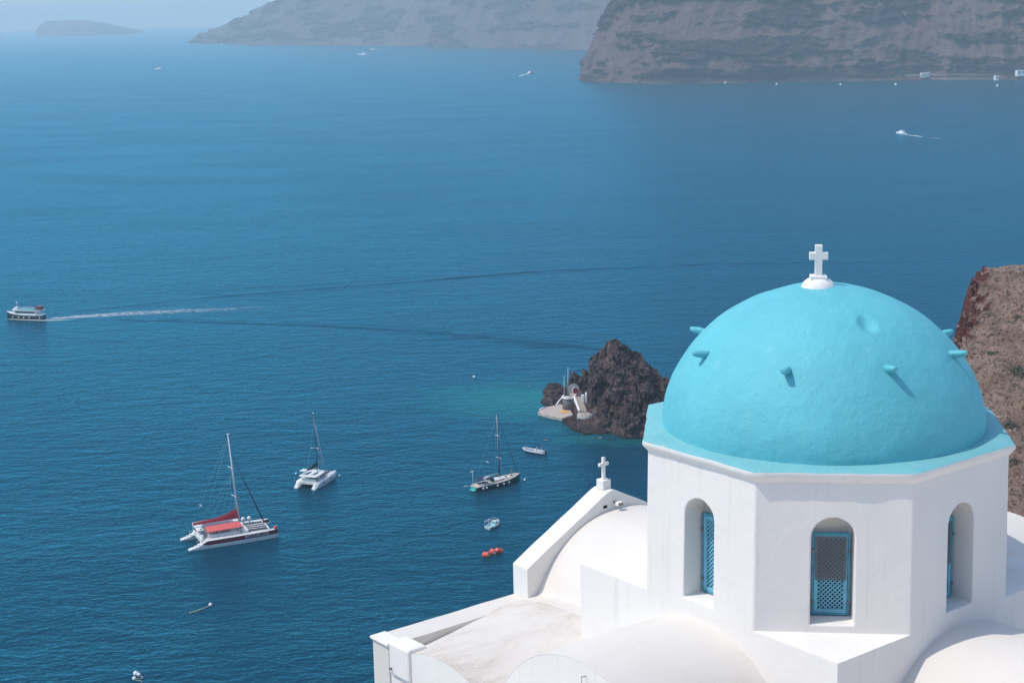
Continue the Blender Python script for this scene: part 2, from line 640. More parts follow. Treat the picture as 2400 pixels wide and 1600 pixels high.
M_HILL = mat_hill()
xs = np.concatenate([np.arange(-110, 40, 4.0), np.arange(40, 60, 1.5), np.arange(60, 125, 0.5), np.arange(125, 260, 5.0)])
ys = np.concatenate([np.arange(-40, 60, 2.0), np.arange(60, 180, 4.0), np.arange(180, 318, 0.5), np.arange(318, 425, 4.0)])
XX, YY = np.meshgrid(xs, ys, indexing='ij')
HP = np.stack([XX, YY, hill_height(XX, YY)], -1)
kind(obj('hillside', grid_mesh('hillside', HP, False), M_HILL), 'structure')

# unseen whitewashed terraces, added to bounce light onto the chapel's shaded walls
tr = MB()
tr.prism([(-8, 5), (40, 5), (40, 34), (9, 34), (9, 24), (-8, 24)], 112.0, 117.2)
tr.prism([(11, -4), (40, -4), (40, 23), (11, 20)], 117.2, 121.0)
tr.prism([(16, -6), (40, -6), (40, 20), (16, 16)], 121.0, 124.5)
tr.prism([(21, -8), (40, -8), (40, 16), (21, 12)], 124.5, 128.0)
kind(tr.build('bounce_terrace', simple('bounce_terrace_white', (0.78, 0.75, 0.70), 0.9, 0, 0.06, 1.0)), 'structure')

# ------------------------------------------------------------------ church
CX, CY, CYAW = 5.0867, 25.7107, -0.1231
ZO = 19.0
church = thing('church', 'whitewashed chapel with turquoise dome on an eight-sided drum above the sea', 'church',
               (CX, CY, CAMZ - ZO), R(-135) + CYAW)


def mat_plaster(name, stain=0.0, tint=(0.79, 0.762, 0.72), rough=0.85):
    m, nt, b = new_mat(name)
    v = coords(nt, 'Object')
    a = tnoise(nt, v, 0.9, 4, 0.6)
    f = tnoise(nt, v, 9.0, 5, 0.65)
    vs = coords(nt, 'Object', (5.0, 5.0, 0.25))
    st = tnoise(nt, vs, 1.4, 4, 0.6)
    c = ramp(nt, a, [(0.3, tuple(x * 0.955 for x in tint)), (0.7, tint)])
    c = mixc(nt, mrange(nt, st, 0.55, 0.75, 0, 0.5), c, (0.66, 0.63, 0.595))
    fine = tnoise(nt, v, 26.0, 5, 0.75)
    c = mixc(nt, mrange(nt, fine, 0.66, 0.74, 0, 0.45), c, (0.50, 0.47, 0.44))
    if stain:
        s1 = tnoise(nt, coords(nt, 'Object', (0.45, 0.9, 1)), 0.8, 6, 0.66, 0.8)
        s2 = tnoise(nt, v, 14.0, 5, 0.75)
        k = math_n(nt, 'MULTIPLY', mrange(nt, s1, 0.56 - 0.12 * stain, 0.74, 0, 1.0), mrange(nt, s2, 0.30, 0.70, 0.25, 1))
        c = mixc(nt, math_n(nt, 'MULTIPLY', k, min(1, stain)), c, (0.42, 0.33, 0.25))
    nt.links.new(c, b.inputs['Base Color'])
    b.inputs['Roughness'].default_value = rough
    b.inputs['Specular IOR Level'].default_value = 0.2
    hh = math_n(nt, 'ADD', math_n(nt, 'MULTIPLY', a, 2.2), math_n(nt, 'MULTIPLY', f, 0.5))
    hh = math_n(nt, 'ADD', hh, math_n(nt, 'MULTIPLY', fine, 0.16))
    bump(nt, hh, 0.32, 0.035, b)
    return m


def mat_dome(name, tint, worn=0.0):
    m, nt, b = new_mat(name)
    v = coords(nt, 'Object')
    a = tnoise(nt, v, 0.8, 5, 0.6)
    f = tnoise(nt, v, 6.0, 6, 0.7)
    g = tnoise(nt, v, 22.0, 4, 0.7)
    vor = nt.nodes.new('ShaderNodeTexVoronoi')
    vor.feature = 'DISTANCE_TO_EDGE'
    vor.inputs['Scale'].default_value = 2.6
    wv = nt.nodes.new('ShaderNodeVectorMath')
    wv.operation = 'ADD'
    nz = nt.nodes.new('ShaderNodeTexNoise')
    nz.inputs['Scale'].default_value = 3.0
    nz.inputs['Detail'].default_value = 5
    nt.links.new(v, nz.inputs['Vector'])
    nt.links.new(v, wv.inputs[0])
    nt.links.new(nz.outputs['Color'], wv.inputs[1])
    nt.links.new(wv.outputs[0], vor.inputs['Vector'])
    crack = mrange(nt, vor.outputs['Distance'], 0.0, 0.045, 0, 1)
    crack = math_n(nt, 'MAXIMUM', crack, mrange(nt, a, 0.46, 0.6, 1, 0.0))
    c = ramp(nt, a, [(0.28, tuple(x * 0.92 for x in tint)), (0.72, tuple(min(1, x * 1.06) for x in tint))])
    stv = tnoise(nt, coords(nt, 'Object', (3.2, 3.2, 0.45)), 1.6, 5, 0.65)
    c = mixc(nt, mrange(nt, stv, 0.52, 0.72, 0, 0.14), c, (0.30, 0.58, 0.60))
    c = mixc(nt, mrange(nt, stv, 0.46, 0.30, 0, 0.12), c, tuple(x * 0.7 for x in tint))
    c = mixc(nt, mrange(nt, g, 0.64, 0.72, 0, 0.35), c, (0.34, 0.60, 0.62))
    if worn:
        c = mixc(nt, mrange(nt, f, 0.58, 0.70, 0, worn), c, (0.48, 0.53, 0.50))
    nt.links.new(c, b.inputs['Base Color'])
    b.inputs['Roughness'].default_value = 0.62
    b.inputs['Specular IOR Level'].default_value = 0.35
    h = math_n(nt, 'ADD', math_n(nt, 'MULTIPLY', a, 2.0), math_n(nt, 'MULTIPLY', f, 0.8))
    h = math_n(nt, 'ADD', h, math_n(nt, 'MULTIPLY', g, 0.3))
    h = math_n(nt, 'ADD', h, math_n(nt, 'MULTIPLY', crack, 0.07))
    bump(nt, h, 0.6, 0.04, b)
    return m


M_WALL = mat_plaster('white_plaster')
M_ROOF = mat_plaster('white_roof_plaster', 0.3, (0.68, 0.645, 0.595))
M_STAIN = mat_plaster('stained_roof_plaster', 1.0, (0.67, 0.63, 0.575))
M_DOME = mat_dome('turquoise_dome_paint', (0.115, 0.475, 0.545))
M_RIM = mat_dome('turquoise_rim_paint', (0.17, 0.46, 0.49), 0.6)
M_SHUT = simple('turquoise_shutter_paint', (0.18, 0.49, 0.62), 0.5, 0, 0.25, 8)
M_SHUTD = simple('blue_shutter_frame_paint', (0.07, 0.36, 0.50), 0.5, 0, 0.25, 8)
M_DARK = simple('unlit_interior_dark', (0.01, 0.012, 0.013), 0.9)  # near-black colour painted in for the shade inside openings
M_STEEL = simple('weathered_steel', (0.25, 0.24, 0.23), 0.5, 0.6)

A, K = 2.85, 1.19
zl, zt, zr = -9.337 + ZO, -6.905 + ZO, -6.812 + ZO

# square base under the drum
base = MB()
base.prism([(A, -A), (A, A), (-A, A), (-A, -A)], -16.5 + ZO, zl)
base.build('square_base', M_WALL, church)

OCT = [(A, -K), (A, K), (K, A), (-K, A), (-A, K), (-A, -K), (-K, -A), (K, -A)]
NW, NTOP, NSP, NSILL, NDEP = 0.325, -7.53 + ZO, -7.86 + ZO, -9.215 + ZO, 0.47


def wall_face(mb, p0, p1, zb, ztop, inset):
    """a drum face with an arched niche; p0 -> p1 bottom corners, interior on the left"""
    p0, p1 = Vector((*p0, 0)), Vector((*p1, 0))
    u = (p1 - p0)
    Lw = u.length
    u.normalize()
    inn = Vector((-u.y, u.x, 0))
    mid = Lw / 2

    def P(x, z, dep=0.0):
        t = (z - zb) / (ztop - zb)
        xx = x + (mid - x) / mid * inset * 0.414 * t if True else x
        q = p0 + u * xx + inn * (inset * t + dep)
        return (q.x, q.y, z)
    na = 14
    arch = [(mid + NW, NSP)] + [(mid + NW * math.cos(PI * i / na), NSP + (NTOP - NSP) * math.sin(PI * i / na) ** 0.9) for i in range(1, na)] + [(mid - NW, NSP)]
    hole = [(mid - NW, NSILL), (mid + NW, NSILL)] + arch
    # wall sheet round the hole
    vs = [P(0, zb), P(Lw, zb), P(Lw, ztop), P(0, ztop), P(0, NSP), P(Lw, NSP), P(0, NSILL), P(Lw, NSILL)]
    o = len(vs)
    vs += [P(x, z) for x, z in hole]
    h = lambda i: o + i
    nh = len(hole)
    fs = [(0, 1, 7, h(1), h(0), 6), (1 * 0 + 6, h(0), h(nh - 1), 4), (h(1), 7, 5, h(2))]
    half = 2 + na // 2
    for i in range(2, nh - 1):
        if i < half:
            fs.append((h(i), 5, h(i + 1)) if i < half - 1 else (h(i), 5, 2, h(i + 1)))
        else:
            fs.append((h(i), 3 if i == half else 4, h(i + 1)) if i > half else (h(i), 2, 3, h(i + 1)))
    # last fan needs (half+1 ..): connect to corner 3 then 4
    fs.append((3, 4, h(half + 1)))
    mb.add(vs, fs)
    # reveals and back
    rv = [P(x, z) for x, z in hole] + [P(x, z, NDEP) for x, z in hole]
    mb.add(rv, [(i, (i + 1) % nh, nh + (i + 1) % nh, nh + i) for i in range(nh)])
    mb.add([P(x, z, NDEP) for x, z in hole], [tuple(range(nh))])
    return p0 + u * mid, u, inn


drum = MB()
frames = []
for i in range(8):
    frames.append(wall_face(drum, OCT[i], OCT[(i + 1) % 8], zl, zt, 0.04))
dro = drum.build('drum_wall', M_WALL, church)
bm = bmesh.new()
bm.from_mesh(dro.data)
bmesh.ops.remove_doubles(bm, verts=bm.verts, dist=0.0005)
bmesh.ops.recalc_face_normals(bm, faces=bm.faces)
bm.to_mesh(dro.data)
bm.free()
bv = dro.modifiers.new('bevel', 'BEVEL')
bv.width = 0.022
bv.segments = 2
bv.limit_method = 'ANGLE'
bv.angle_limit = R(35)


def oct_pts(off, n=14, jit=0.0, seed=0):
    out = []
    for i in range(8):
        a, b2 = Vector(OCT[i]), Vector(OCT[(i + 1) % 8])
        for k in range(n):
            p = a.lerp(b2, k / n)
            d = p.normalized()
            out.append(p + d * (off / math.cos(PI / 8) + jit * (mn.noise((p.x * 3, p.y * 3, seed)))))
    return out


# cornice: rounded white moulding and the painted ledge on it
cor = MB()
rings = []
for off, z, j in ((-0.045, zt - 0.10, 0.0), (-0.02, zt - 0.06, 0.006), (0.022, zt - 0.01, 0.012), (0.045, zr - 0.06, 0.02), (0.04, zr - 0.008, 0.02)):
    rings.append([(p.x, p.y, z + 0.012 * mn.noise((p.x * 2, p.y * 2, off * 9))) for p in oct_pts(off, 14, j, 1)])
cor.loft(rings, True, False)
cor.build('cornice', M_WALL, church)
rim = MB()
rings = []
for off, z, j in ((0.038, zr - 0.010, 0.02), (0.015, zr, 0.014), (-0.15, zr + 0.03, 0), (-0.7, zr + 0.05, 0)):
    rings.append([(p.x, p.y, z + (0.012 * mn.noise((p.x * 2, p.y * 2, 0.2)) if off > -0.1 else 0)) for p in oct_pts(off, 14, j, 1)])
rim.loft(rings, True, False)
rim.build('dome_ledge', M_RIM, church)

# dome
DR, DH = 2.625, 2.29
ZD = zr + 0.03


def dome_r(t):          # t: 0 rim .. 1 top  -> (r, z)
    a = t * PI / 2
    return DR * math.cos(a) * (1 - 0.026 * math.sin(2 * a) ** 2), DH * math.sin(a)


def world_az(deg):      # world azimuth to church-local angle
    return R(deg) - (R(-135) + CYAW)


dent_az, dent_z = world_az(-72.8), -4.883 + ZO
nu, nv = 220, 80
P = np.zeros((nu + 1, nv + 1, 3))
for j in range(nv + 1):
    r, z = dome_r(j / nv)
    for i in range(nu + 1):
        a = 2 * PI * (i % nu) / nu
        q = Vector((math.cos(a) * r, math.sin(a) * r, z))
        dn = 0.018 * mn.fractal((q.x * 0.9, q.y * 0.9, q.z * 0.9), 0.8, 2.0, 4)
        dd = math.hypot((a - dent_az + PI) % (2 * PI) - PI, 0) * r
        d2 = math.hypot(dd, (z + ZD - dent_z) / 0.72)
        dn -= 0.09 * max(0, 1 - (d2 / 0.16) ** 2)
        nrm = Vector((q.x, q.y, q.z * (DR / DH) ** 2)).normalized()
        q = q + nrm * dn * (0 if j == 0 else 1)
        P[i, j] = (q.x, q.y, q.z + ZD)
dome = obj('dome', grid_mesh('dome', P), M_DOME, church)
random.seed(4)
for i, az in enumerate((-161.5, -115.5, -73.5, -29.5, 14, 60, 106, 152)):
    a = world_az(az)
    zz = -5.43 + ZO + random.uniform(-0.03, 0.03)
    sn = (zz - ZD) / DH
    rr = DR * math.sqrt(max(0, 1 - sn * sn))
    d = Vector((math.cos(a), math.sin(a), 0.16))
    side = Vector((-math.sin(a), math.cos(a), 0))
    rings = []
    for t, w, hh in ((-0.15, 0.062, 0.07), (0.0, 0.062, 0.07), (0.08, 0.060, 0.066), (0.15, 0.056, 0.056), (0.20, 0.047, 0.042), (0.212, 0.03, 0.024)):
        c = Vector((math.cos(a) * rr, math.sin(a) * rr, zz)) + d * t
        ring = []
        for k in range(12):
            th = 2 * PI * k / 12
            up = math.sin(th) * hh
            up = up * (0.75 if up > 0 else 1.1)
            jit = 1 + 0.22 * mn.noise((k * 1.7, t * 9, i * 3.1))
            ring.append(c + side * math.cos(th) * w * jit + Vector((0, 0, up * jit)))
        rings.append(ring)
    st = MB().loft(rings)
    st.build('stub', M_DOME, dome)

# cross on the dome
ztop = DH + ZD
ct = MB()
CXO = Matrix.Rotation(-(R(-135) + CYAW), 3, 'Z') @ Vector((-0.09, 0, 0))
ct.lathe((CXO.x, CXO.y, ztop - 0.075), [(0.285, 0.0), (0.275, 0.05), (0.24, 0.12), (0.185, 0.17), (0.15, 0.185), (0.02, 0.19)], 28)
cb = ct.build('cross_pedestal', M_WALL, church)
face = Matrix.Rotation(R(-97) - (R(-135) + CYAW) + PI / 2, 3, 'Z')


def cross(z0, x, y, h, arm, th, armz, rot, plinth, mat, parent):
    m = MB()
    if plinth:
        m.box((x, y, z0 + plinth[1] / 2), (plinth[0], plinth[0], plinth[1]), 0, rot)
        z0 += plinth[1] - 0.002
    w = th
    o = [(-w / 2, 0), (w / 2, 0), (w / 2, armz - w / 2), (arm / 2, armz - w / 2), (arm / 2, armz + w / 2), (w / 2, armz + w / 2), (w / 2, h), (-w / 2, h),
         (-w / 2, armz + w / 2), (-arm / 2, armz + w / 2), (-arm / 2, armz - w / 2), (-w / 2, armz - w / 2)]
    vs = []
    for dy in (-th * 0.45, th * 0.45):
        for px, pz in o:
            q = rot @ Vector((px, dy, 0))
            vs.append((x + q.x, y + q.y, z0 + pz))
    n = len(o)
    fs = [tuple(range(n)), tuple(range(2 * n - 1, n - 1, -1))] + [(i, (i + 1) % n, n + (i + 1) % n, n + i) for i in range(n)]
    m.add(vs, fs)
    return m.build('cross', mat, parent, 0.008)


cross(ztop + 0.10, CXO.x, CXO.y, 0.50, 0.30, 0.118, 0.32, face, (0.27, 0.06), M_WALL, church)

# ------- lattice windows
def lattice_window(mid, u, inn, screen, idx):
    win = bpy.data.objects.new('lattice_window', None)
    COL.objects.link(win)
    win.parent = church
    dep = 0.41
    ctr = mid + inn * dep
    zb, zt2 = -9.195 + ZO, -7.885 + ZO
    w = 0.565
    M = Matrix(((u.x, inn.x, 0), (u.y, inn.y, 0), (0, 0, 1)))
    win.matrix_local = Matrix.Translation((ctr.x, ctr.y, zb)) @ M.to_4x4()
    hh = zt2 - zb
    fw = 0.075
    m = MB()
    for x in (-w / 2 + 0.0125, w / 2 - 0.0125):
        m.box((x, 0, hh / 2), (0.025, 0.07, hh))
    m.box((0, 0, 0.0125), (w - 0.05, 0.068, 0.025))
    m.box((0, 0, hh - 0.0125), (w - 0.05, 0.068, 0.025))
    m.build('outer_frame', M_SHUTD, win, 0.004)
    m = MB()
    iw = w - 0.06
    for x in (-iw / 2 + 0.03, iw / 2 - 0.03):
        m.box((x, -0.012, hh / 2), (0.055, 0.04, hh - 0.06))
    m.box((0, -0.012, 0.06), (iw - 0.116, 0.038, 0.06))
    m.box((0, -0.012, hh - 0.06), (iw - 0.116, 0.038, 0.06))
    m.build('shutter_frame', M_SHUT, win, 0.004)
    # crossing slats, one mesh each, clipped to the opening
    x0, x1 = -iw / 2 + 0.045, iw / 2 - 0.045
    z0, z1 = 0.075, hh - 0.075
    sp = 0.070
    for layer, sg in ((0, 1), (1, -1)):
        c = x0 - (z1 - z0)
        k = 0
        while c < x1 + (z1 - z0):
            # line x = c + sg*(z - z0) (mirrored for sg -1)
            pts = []
            for z in (z0, z1):
                x = c + (z - z0) if sg > 0 else -(c + (z - z0))
                pts.append((x, z))
            (xa, za), (xb, zb_) = pts
            dx = xb - xa
            t0, t1 = 0.0, 1.0
            for lo, hi in (((x0 - xa) / dx, (x1 - xa) / dx),):
                t0, t1 = max(t0, min(lo, hi)), min(t1, max(lo, hi))
            c += sp
            if t1 - t0 < 0.03:
                continue
            pa = Vector((xa + dx * t0, 0, za + (zb_ - za) * t0))
            pb = Vector((xa + dx * t1, 0, za + (zb_ - za) * t1))
            Ls = (pb - pa).length
            sm = MB().box((0, 0, 0), (Ls, 0.010, 0.021))
            so = sm.build('slat', M_SHUT, win)
            so.location = (pa + pb) / 2 + Vector((0, -0.006 + layer * 0.0115, 0))
            so.rotation_euler = (0, -math.atan2(pb.z - pa.z, pb.x - pa.x), 0)
    MB().box((0, 0.045, hh / 2), (w - 0.06, 0.008, hh - 0.06)).build('interior_shade_sheet', M_DARK, win)  # sheet painted near-black in place of the unlit drum interior
    if screen:
        MB().box((-0.004, -0.040, hh - 0.03 - 0.37), (iw - 0.03, 0.004, 0.70)).build('mesh_screen', M_SCREEN, win)
        npos = [(xx, zz) for zz in (hh - 0.05, hh - 0.22, hh - 0.40, hh - 0.57, hh - 0.725) for xx in (-iw / 2 + 0.03, iw / 2 - 0.03)]
        for xx, zz in npos + [(0, hh - 0.05), (-0.06, hh - 0.725), (0.09, hh - 0.725)]:
            MB().ball((xx, -0.044, zz), 0.006, 6).build('nail', M_STEEL, win)
    for zz in (0.22, hh - 0.28):
        MB().box((-w / 2 + 0.01, -0.045, zz), (0.05, 0.02, 0.03)).build('hinge', M_STEEL, win)
        if screen:
            MB().box((w / 2 - 0.01, -0.045, zz), (0.04, 0.02, 0.03)).build('hinge', M_STEEL, win)
    return win


def mat_screen():
    m, nt, b = new_mat('translucent_brown_screen')
    b.inputs['Base Color'].default_value = (0.20, 0.17, 0.155, 1)
    b.inputs['Roughness'].default_value = 0.7
    b.inputs['Alpha'].default_value = 0.34
    return m


M_SCREEN = mat_screen()
# faces: 0 is the +X (front-left) side, 1 the camera-facing chamfer, 2 the front-right side
for i, scr in ((0, False), (1, True), (2, True), (7, False), (3, False)):
    mid, u, inn = frames[i]
    lattice_window(mid, u, inn, scr, i)

# ------- roofs: barrel vaults of the four arms as one height field, cut into parts
VR = 2.12
VPK = -9.49 + ZO


def vault(x, pk=VPK, r=VR):
    x = np.clip(np.abs(x), 0, r * 0.995)
    return pk - (r - np.sqrt(r * r - x * x))


def smax(a, b, k):
    h = np.clip(0.5 + 0.5 * (a - b) / k, 0, 1)
    return b * (1 - h) + a * h + k * h * (1 - h)


SE = 5.36


def roof_z(s, t):
    z = np.full(s.shape, -11.45 + ZO)
    flat = -10.80 + ZO
    # stained side roof: a low vault beside the front-left arm
    e = sstep(2.4, 5.4, s)
    r1 = (-10.62 + ZO) - (0.11 + 0.26 * e) * np.clip(np.abs(t + 3.55) / 1.35, 0, 1.6) ** 2
    r1 = np.where((t < -1.2) & (s > 0), r1, -12 + ZO)
    v2 = np.where(s > 0, vault(t), -12 + ZO)
    vn = np.where(t < 0, vault(s + 0.05, -9.47 + ZO, 2.25), -12 + ZO)
    z = smax(r1, v2, 0.30)
    z = np.maximum(smax(z, vn, 0.16), -11.9 + ZO)
    z = z + 0.035 * (fbm(s * 0.9 + 5, t * 0.9 + 9, 4, 1) - 0.5)
    return z


def height_part(name, s0, s1, t0, t1, fun, mat, step=0.06):
    ns, nt_ = int((s1 - s0) / step) + 2, int((t1 - t0) / step) + 2
    S, T = np.meshgrid(np.linspace(s0, s1, ns), np.linspace(t0, t1, nt_), indexing='ij')
    Z = fun(S, T)
    return obj(name, grid_mesh(name, np.stack([S, T, Z], -1)), mat, church)


height_part('side_vault', 2.0, SE, -2.05, 2.1, roof_z, M_ROOF)
height_part('side_roof', 2.3, SE, -5.16, -2.05, roof_z, M_STAIN)
height_part('nave_vault', -2.6, 2.3, -5.16, -2.0, roof_z, M_ROOF)
arm_r = lambda s, t: vault(s + 0.08) + 0.03 * (fbm(s * 0.9 + 2, t * 0.9 + 1, 4, 2) - 0.5)
arm_b = lambda s, t: vault(t) + 0.03 * (fbm(s * 0.9 + 7, t * 0.9 + 4, 4, 2) - 0.5)
height_part('entrance_vault', -2.1, 2.1, 2.0, 6.4, arm_r, M_ROOF)
height_part('back_vault', -SE, -2.0, -2.1, 2.1, arm_b, M_ROOF)


# walls under the roof edges
def edge_wall(name, pts, zfun, zb, mat, thick):
    m = MB()
    vs = []
    fs = []
    for i, (s, t) in enumerate(pts):
        z = float(zfun(np.array([s]), np.array([t]))[0]) - 0.004
        vs += [(s, t, zb), (s, t, z), (s - thick[0], t - thick[1], z), (s - thick[0], t - thick[1], zb)]
    for i in range(len(pts) - 1):
        a, b2 = 4 * i, 4 * i + 4
        fs += [(a, b2, b2 + 1, a + 1), (a + 1, b2 + 1, b2 + 2, a + 2), (a + 3, a + 2, b2 + 2, b2 + 3)]
    m.add(vs, fs)
    return m.build(name, mat, church)


edge_wall('end_wall', [(SE, t) for t in np.linspace(-5.16, 2.1, 122)], roof_z, -17 + ZO, M_WALL, (0.2, 0))
edge_wall('side_wall', [(s, 2.1) for s in np.linspace(2.86, SE, 40)], roof_z, -17 + ZO, M_WALL, (0, 0.2))
edge_wall('end_wall', [(s, 6.4) for s in np.linspace(-2.1, 2.1, 60)], arm_r, -17 + ZO, M_WALL, (0, 0.2))
edge_wall('side_wall', [(2.1, t) for t in np.linspace(2.86, 6.4, 40)], arm_r, -17 + ZO, M_WALL, (0.2, 0))
edge_wall('side_wall', [(-2.1, t) for t in np.linspace(2.86, 6.4, 40)], arm_r, -17 + ZO, M_WALL, (-0.2, 0))
edge_wall('end_wall', [(-SE, t) for t in np.linspace(-2.1, 2.1, 60)], arm_b, -17 + ZO, M_WALL, (-0.2, 0))
edge_wall('side_wall', [(s, 2.1) for s in np.linspace(-SE, -2.86, 40)], arm_b, -17 + ZO, M_WALL, (0, 0.2))
edge_wall('side_wall', [(s, -2.1) for s in np.linspace(-SE, -2.86, 40)], arm_b, -17 + ZO, M_WALL, (0, -0.2))

# gable wall with raking top at the end of the nave (plane t = const), lies between t = -5.57 and -5.13
g = MB()
prof = []
for s in np.linspace(2.21, -2.4, 60):
    x = abs(s - 0.08)
    # steep straight rake easing to a rounded shoulder at the ridge
    z = -9.10 - 0.535 * math.sqrt(x * x + 0.01) + 0.05
    prof.append((s, z + ZO + 0.012 * mn.noise((s * 2, 0, 0))))
vs, fs = [], []
for s, z in prof:
    vs += [(s, -5.57, -17 + ZO), (s, -5.57, z), (s, -5.13, z - 0.005), (s, -5.13, -12.3 + ZO)]
n = len(prof)
for i in range(n - 1):
    a, b2 = 4 * i, 4 * i + 4
    fs += [(a, b2, b2 + 1, a + 1), (a + 1, b2 + 1, b2 + 2, a + 2), (a + 2, b2 + 2, b2 + 3, a + 3)]
fs += [(0, 1, 2, 3), (4 * n - 4, 4 * n - 1, 4 * n - 2, 4 * n - 3)]
g.add(vs, fs)
g.build('gable_wall', M_WALL, church, 0.015)
rot_g = Matrix.Rotation(0, 3, 'Z')
cross(-9.12 + ZO, 0.10, -5.36, 0.44, 0.235, 0.062, 0.30, rot_g, (0.20, 0.19), M_WALL, church)

# parapet running on from the gable along the side roof
pa = MB()
vs, fs = [], []
ps = np.linspace(2.212, SE + 0.03, 50)
for s in ps:
    zz = -10.80 + ZO + 0.012 * mn.noise((s * 1.5, 2, 0))
    ti = -5.06 + 0.02 * mn.noise((s, 5, 0))
    vs += [(s, -5.57, -17 + ZO), (s, -5.57, zz), (s, ti, zz - 0.02), (s, ti, -12 + ZO)]
n = len(ps)
for i in range(n - 1):
    a, b2 = 4 * i, 4 * i + 4
    fs += [(a, a + 1, b2 + 1, b2), (a + 1, a + 2, b2 + 2, b2 + 1), (a + 2, a + 3, b2 + 3, b2 + 2)]
fs += [(0, 3, 2, 1), (4 * n - 4, 4 * n - 3, 4 * n - 2, 4 * n - 1)]
pa.add(vs, fs)
pa.build('parapet', M_ROOF, church, 0.012)
MB().box((SE - 0.10, -5.33, -10.815 + ZO), (0.34, 0.56, 0.06)).build('parapet_lip', M_WALL, church, 0.02)
MB().box((SE - 0.14, -4.72, -11.02 + ZO), (0.40, 0.62, 0.62)).build('corner_block', M_WALL, church, 0.05)
MB().tube([(SE - 0.05, -4.95, -11.17 + ZO), (SE + 0.10, -4.95, -11.2 + ZO)], 0.024, 10).build('drain_spout', M_STEEL, church)
MB().tube([(SE, 0.2, -9.68 + ZO), (SE + 0.08, 0.2, -9.66 + ZO), (SE + 0.09, 0.2, -9.80 + ZO), (SE + 0.05, 0.26, -9.84 + ZO)], 0.008, 6).build('wire_hook', M_STEEL, church)

fl = thing('floodlight', 'small white floodlight fixed under the ridge of the gable', 'lamp')
fl.parent = None
fl.matrix_world = church.matrix_world
fl.location = church.location
fl.rotation_euler = church.rotation_euler
MB().box((0.04, -4.98, -9.35 + ZO), (0.13, 0.09, 0.07)).build('lamp_head', M_WALL, fl, 0.01)
MB().box((0.04, -4.93, -9.35 + ZO), (0.11, 0.012, 0.055)).build('lens', M_STEEL, fl)
MB().box((0.04, -5.08, -9.35 + ZO), (0.035, 0.12, 0.03)).build('bracket', M_STEEL, fl)
MB().box((0.27, -5.125, -9.40 + ZO), (0.09, 0.014, 0.05)).build('vent_hole', M_DARK, church)  # dark plate painted as the shade inside the small hole

# ------------------------------------------------------------------ islet of lava rock
def islet_ridge(x):
    x = x - 0.4
    xk = [8, 14, 17.5, 18.3, 21.3, 22.6, 23.1, 24.0, 24.9, 26.9, 28.9, 31.4, 32.3, 34.1, 36.8, 38.1, 40.0, 42.3, 43.8, 45.0, 47.7, 50.2, 56, 66, 76]
    zk = [-3, -1, 8.5, 12.0, 14.0, 16.0, 19.3, 20.0, 18.4, 19.4, 19.9, 22.8, 23.9, 23.2, 21.4, 19.6, 19.7, 17.8, 15.5, 12.2, 11.0, 9.7, 7.5, 4, -3]
    return np.interp(x, xk, zk) * 0.96


def islet_height(X, Y):
    wx = X + 1.6 * (fbm(X / 7.0, Y / 7.0, 3, 1) - 0.5) * 2
    wy = Y + 3.5 * (fbm(X / 9.0 + 40, Y / 9.0, 4, 2) - 0.5) * 2
    front = np.interp(X, [10, 16, 19, 22, 30, 40, 60, 80], [499, 497, 487, 483, 481.5, 478, 474, 472])
    # q: 0 on the ridge line, 1 at the front waterline
    q = (512 - wy) / np.maximum(512 - front, 5)
    pf = np.interp(q, [-1.2, -0.85, -0.45, -0.1, 0.0, 0.12, 0.30, 0.42, 0.52, 0.60, 0.72, 0.85, 0.97, 1.03, 1.2],
                   [-0.2, 0.0, 0.55, 0.95, 1.0, 0.92, 0.78, 0.70, 0.34, 0.16, 0.24, 0.22, 0.14, -0.03, -0.2])
    h = islet_ridge(wx) * pf
    h = np.where(islet_ridge(wx) < 0, np.minimum(islet_ridge(wx), h), h)
    am = np.clip(h / 4.0, 0.0, 1.0)
    wX, wY = X + 2.2 * fbm(X / 3.0, Y / 3.0, 3, 0), Y + 2.2 * fbm(X / 3.0 + 50, Y / 3.0, 3, 1)
    h = h + am * (2.2 * blocks(wX / 6.0, wY / 7.0, 0) + 1.7 * blocks(wX / 2.4, wY / 3.0, 2) + 1.2 * (fbm(X / 1.5, Y / 1.5, 4, 3, 0.62) - 0.5) + 0.4 * blocks(X / 0.9, Y / 1.1, 1) + 0.6)
    # the corner kept clear for the chapel, its steps and the landing
    path = np.where(X < 20.2, 0.4 + 0.8 * (fbm(X / 1.5, Y / 1.5, 3, 0) - 0.3), np.interp(Y, [488, 494, 497, 512, 517.6], [0.6, 1.2, 2.3, 4.3, 4.5]))
    c1 = sstep(26.6, 24.2, X + 1.0 * (fbm(X / 2.0, Y / 2.0, 3, 2) - 0.5)) * sstep(520.5, 517.8, Y)
    h = h * (1 - c1) + np.minimum(h, path) * c1
    # low skerries beside the landing
    low = 4.6 * fbm(X / 3.0 + 5, Y / 3.0, 5, 1, 0.55, True) - 1.5
    m1 = sstep(1.0, 0.45, np.hypot((X - 14.8) / 6.5, (Y - 541) / 9))
    m2 = sstep(1.0, 0.5, np.hypot((X - 13.5) / 6.0, (Y - 526) / 9))
    sk = -2.0 + (low + 2.0) * np.maximum(m1, m2)
    return np.maximum(np.maximum(h, sk), -2.0)


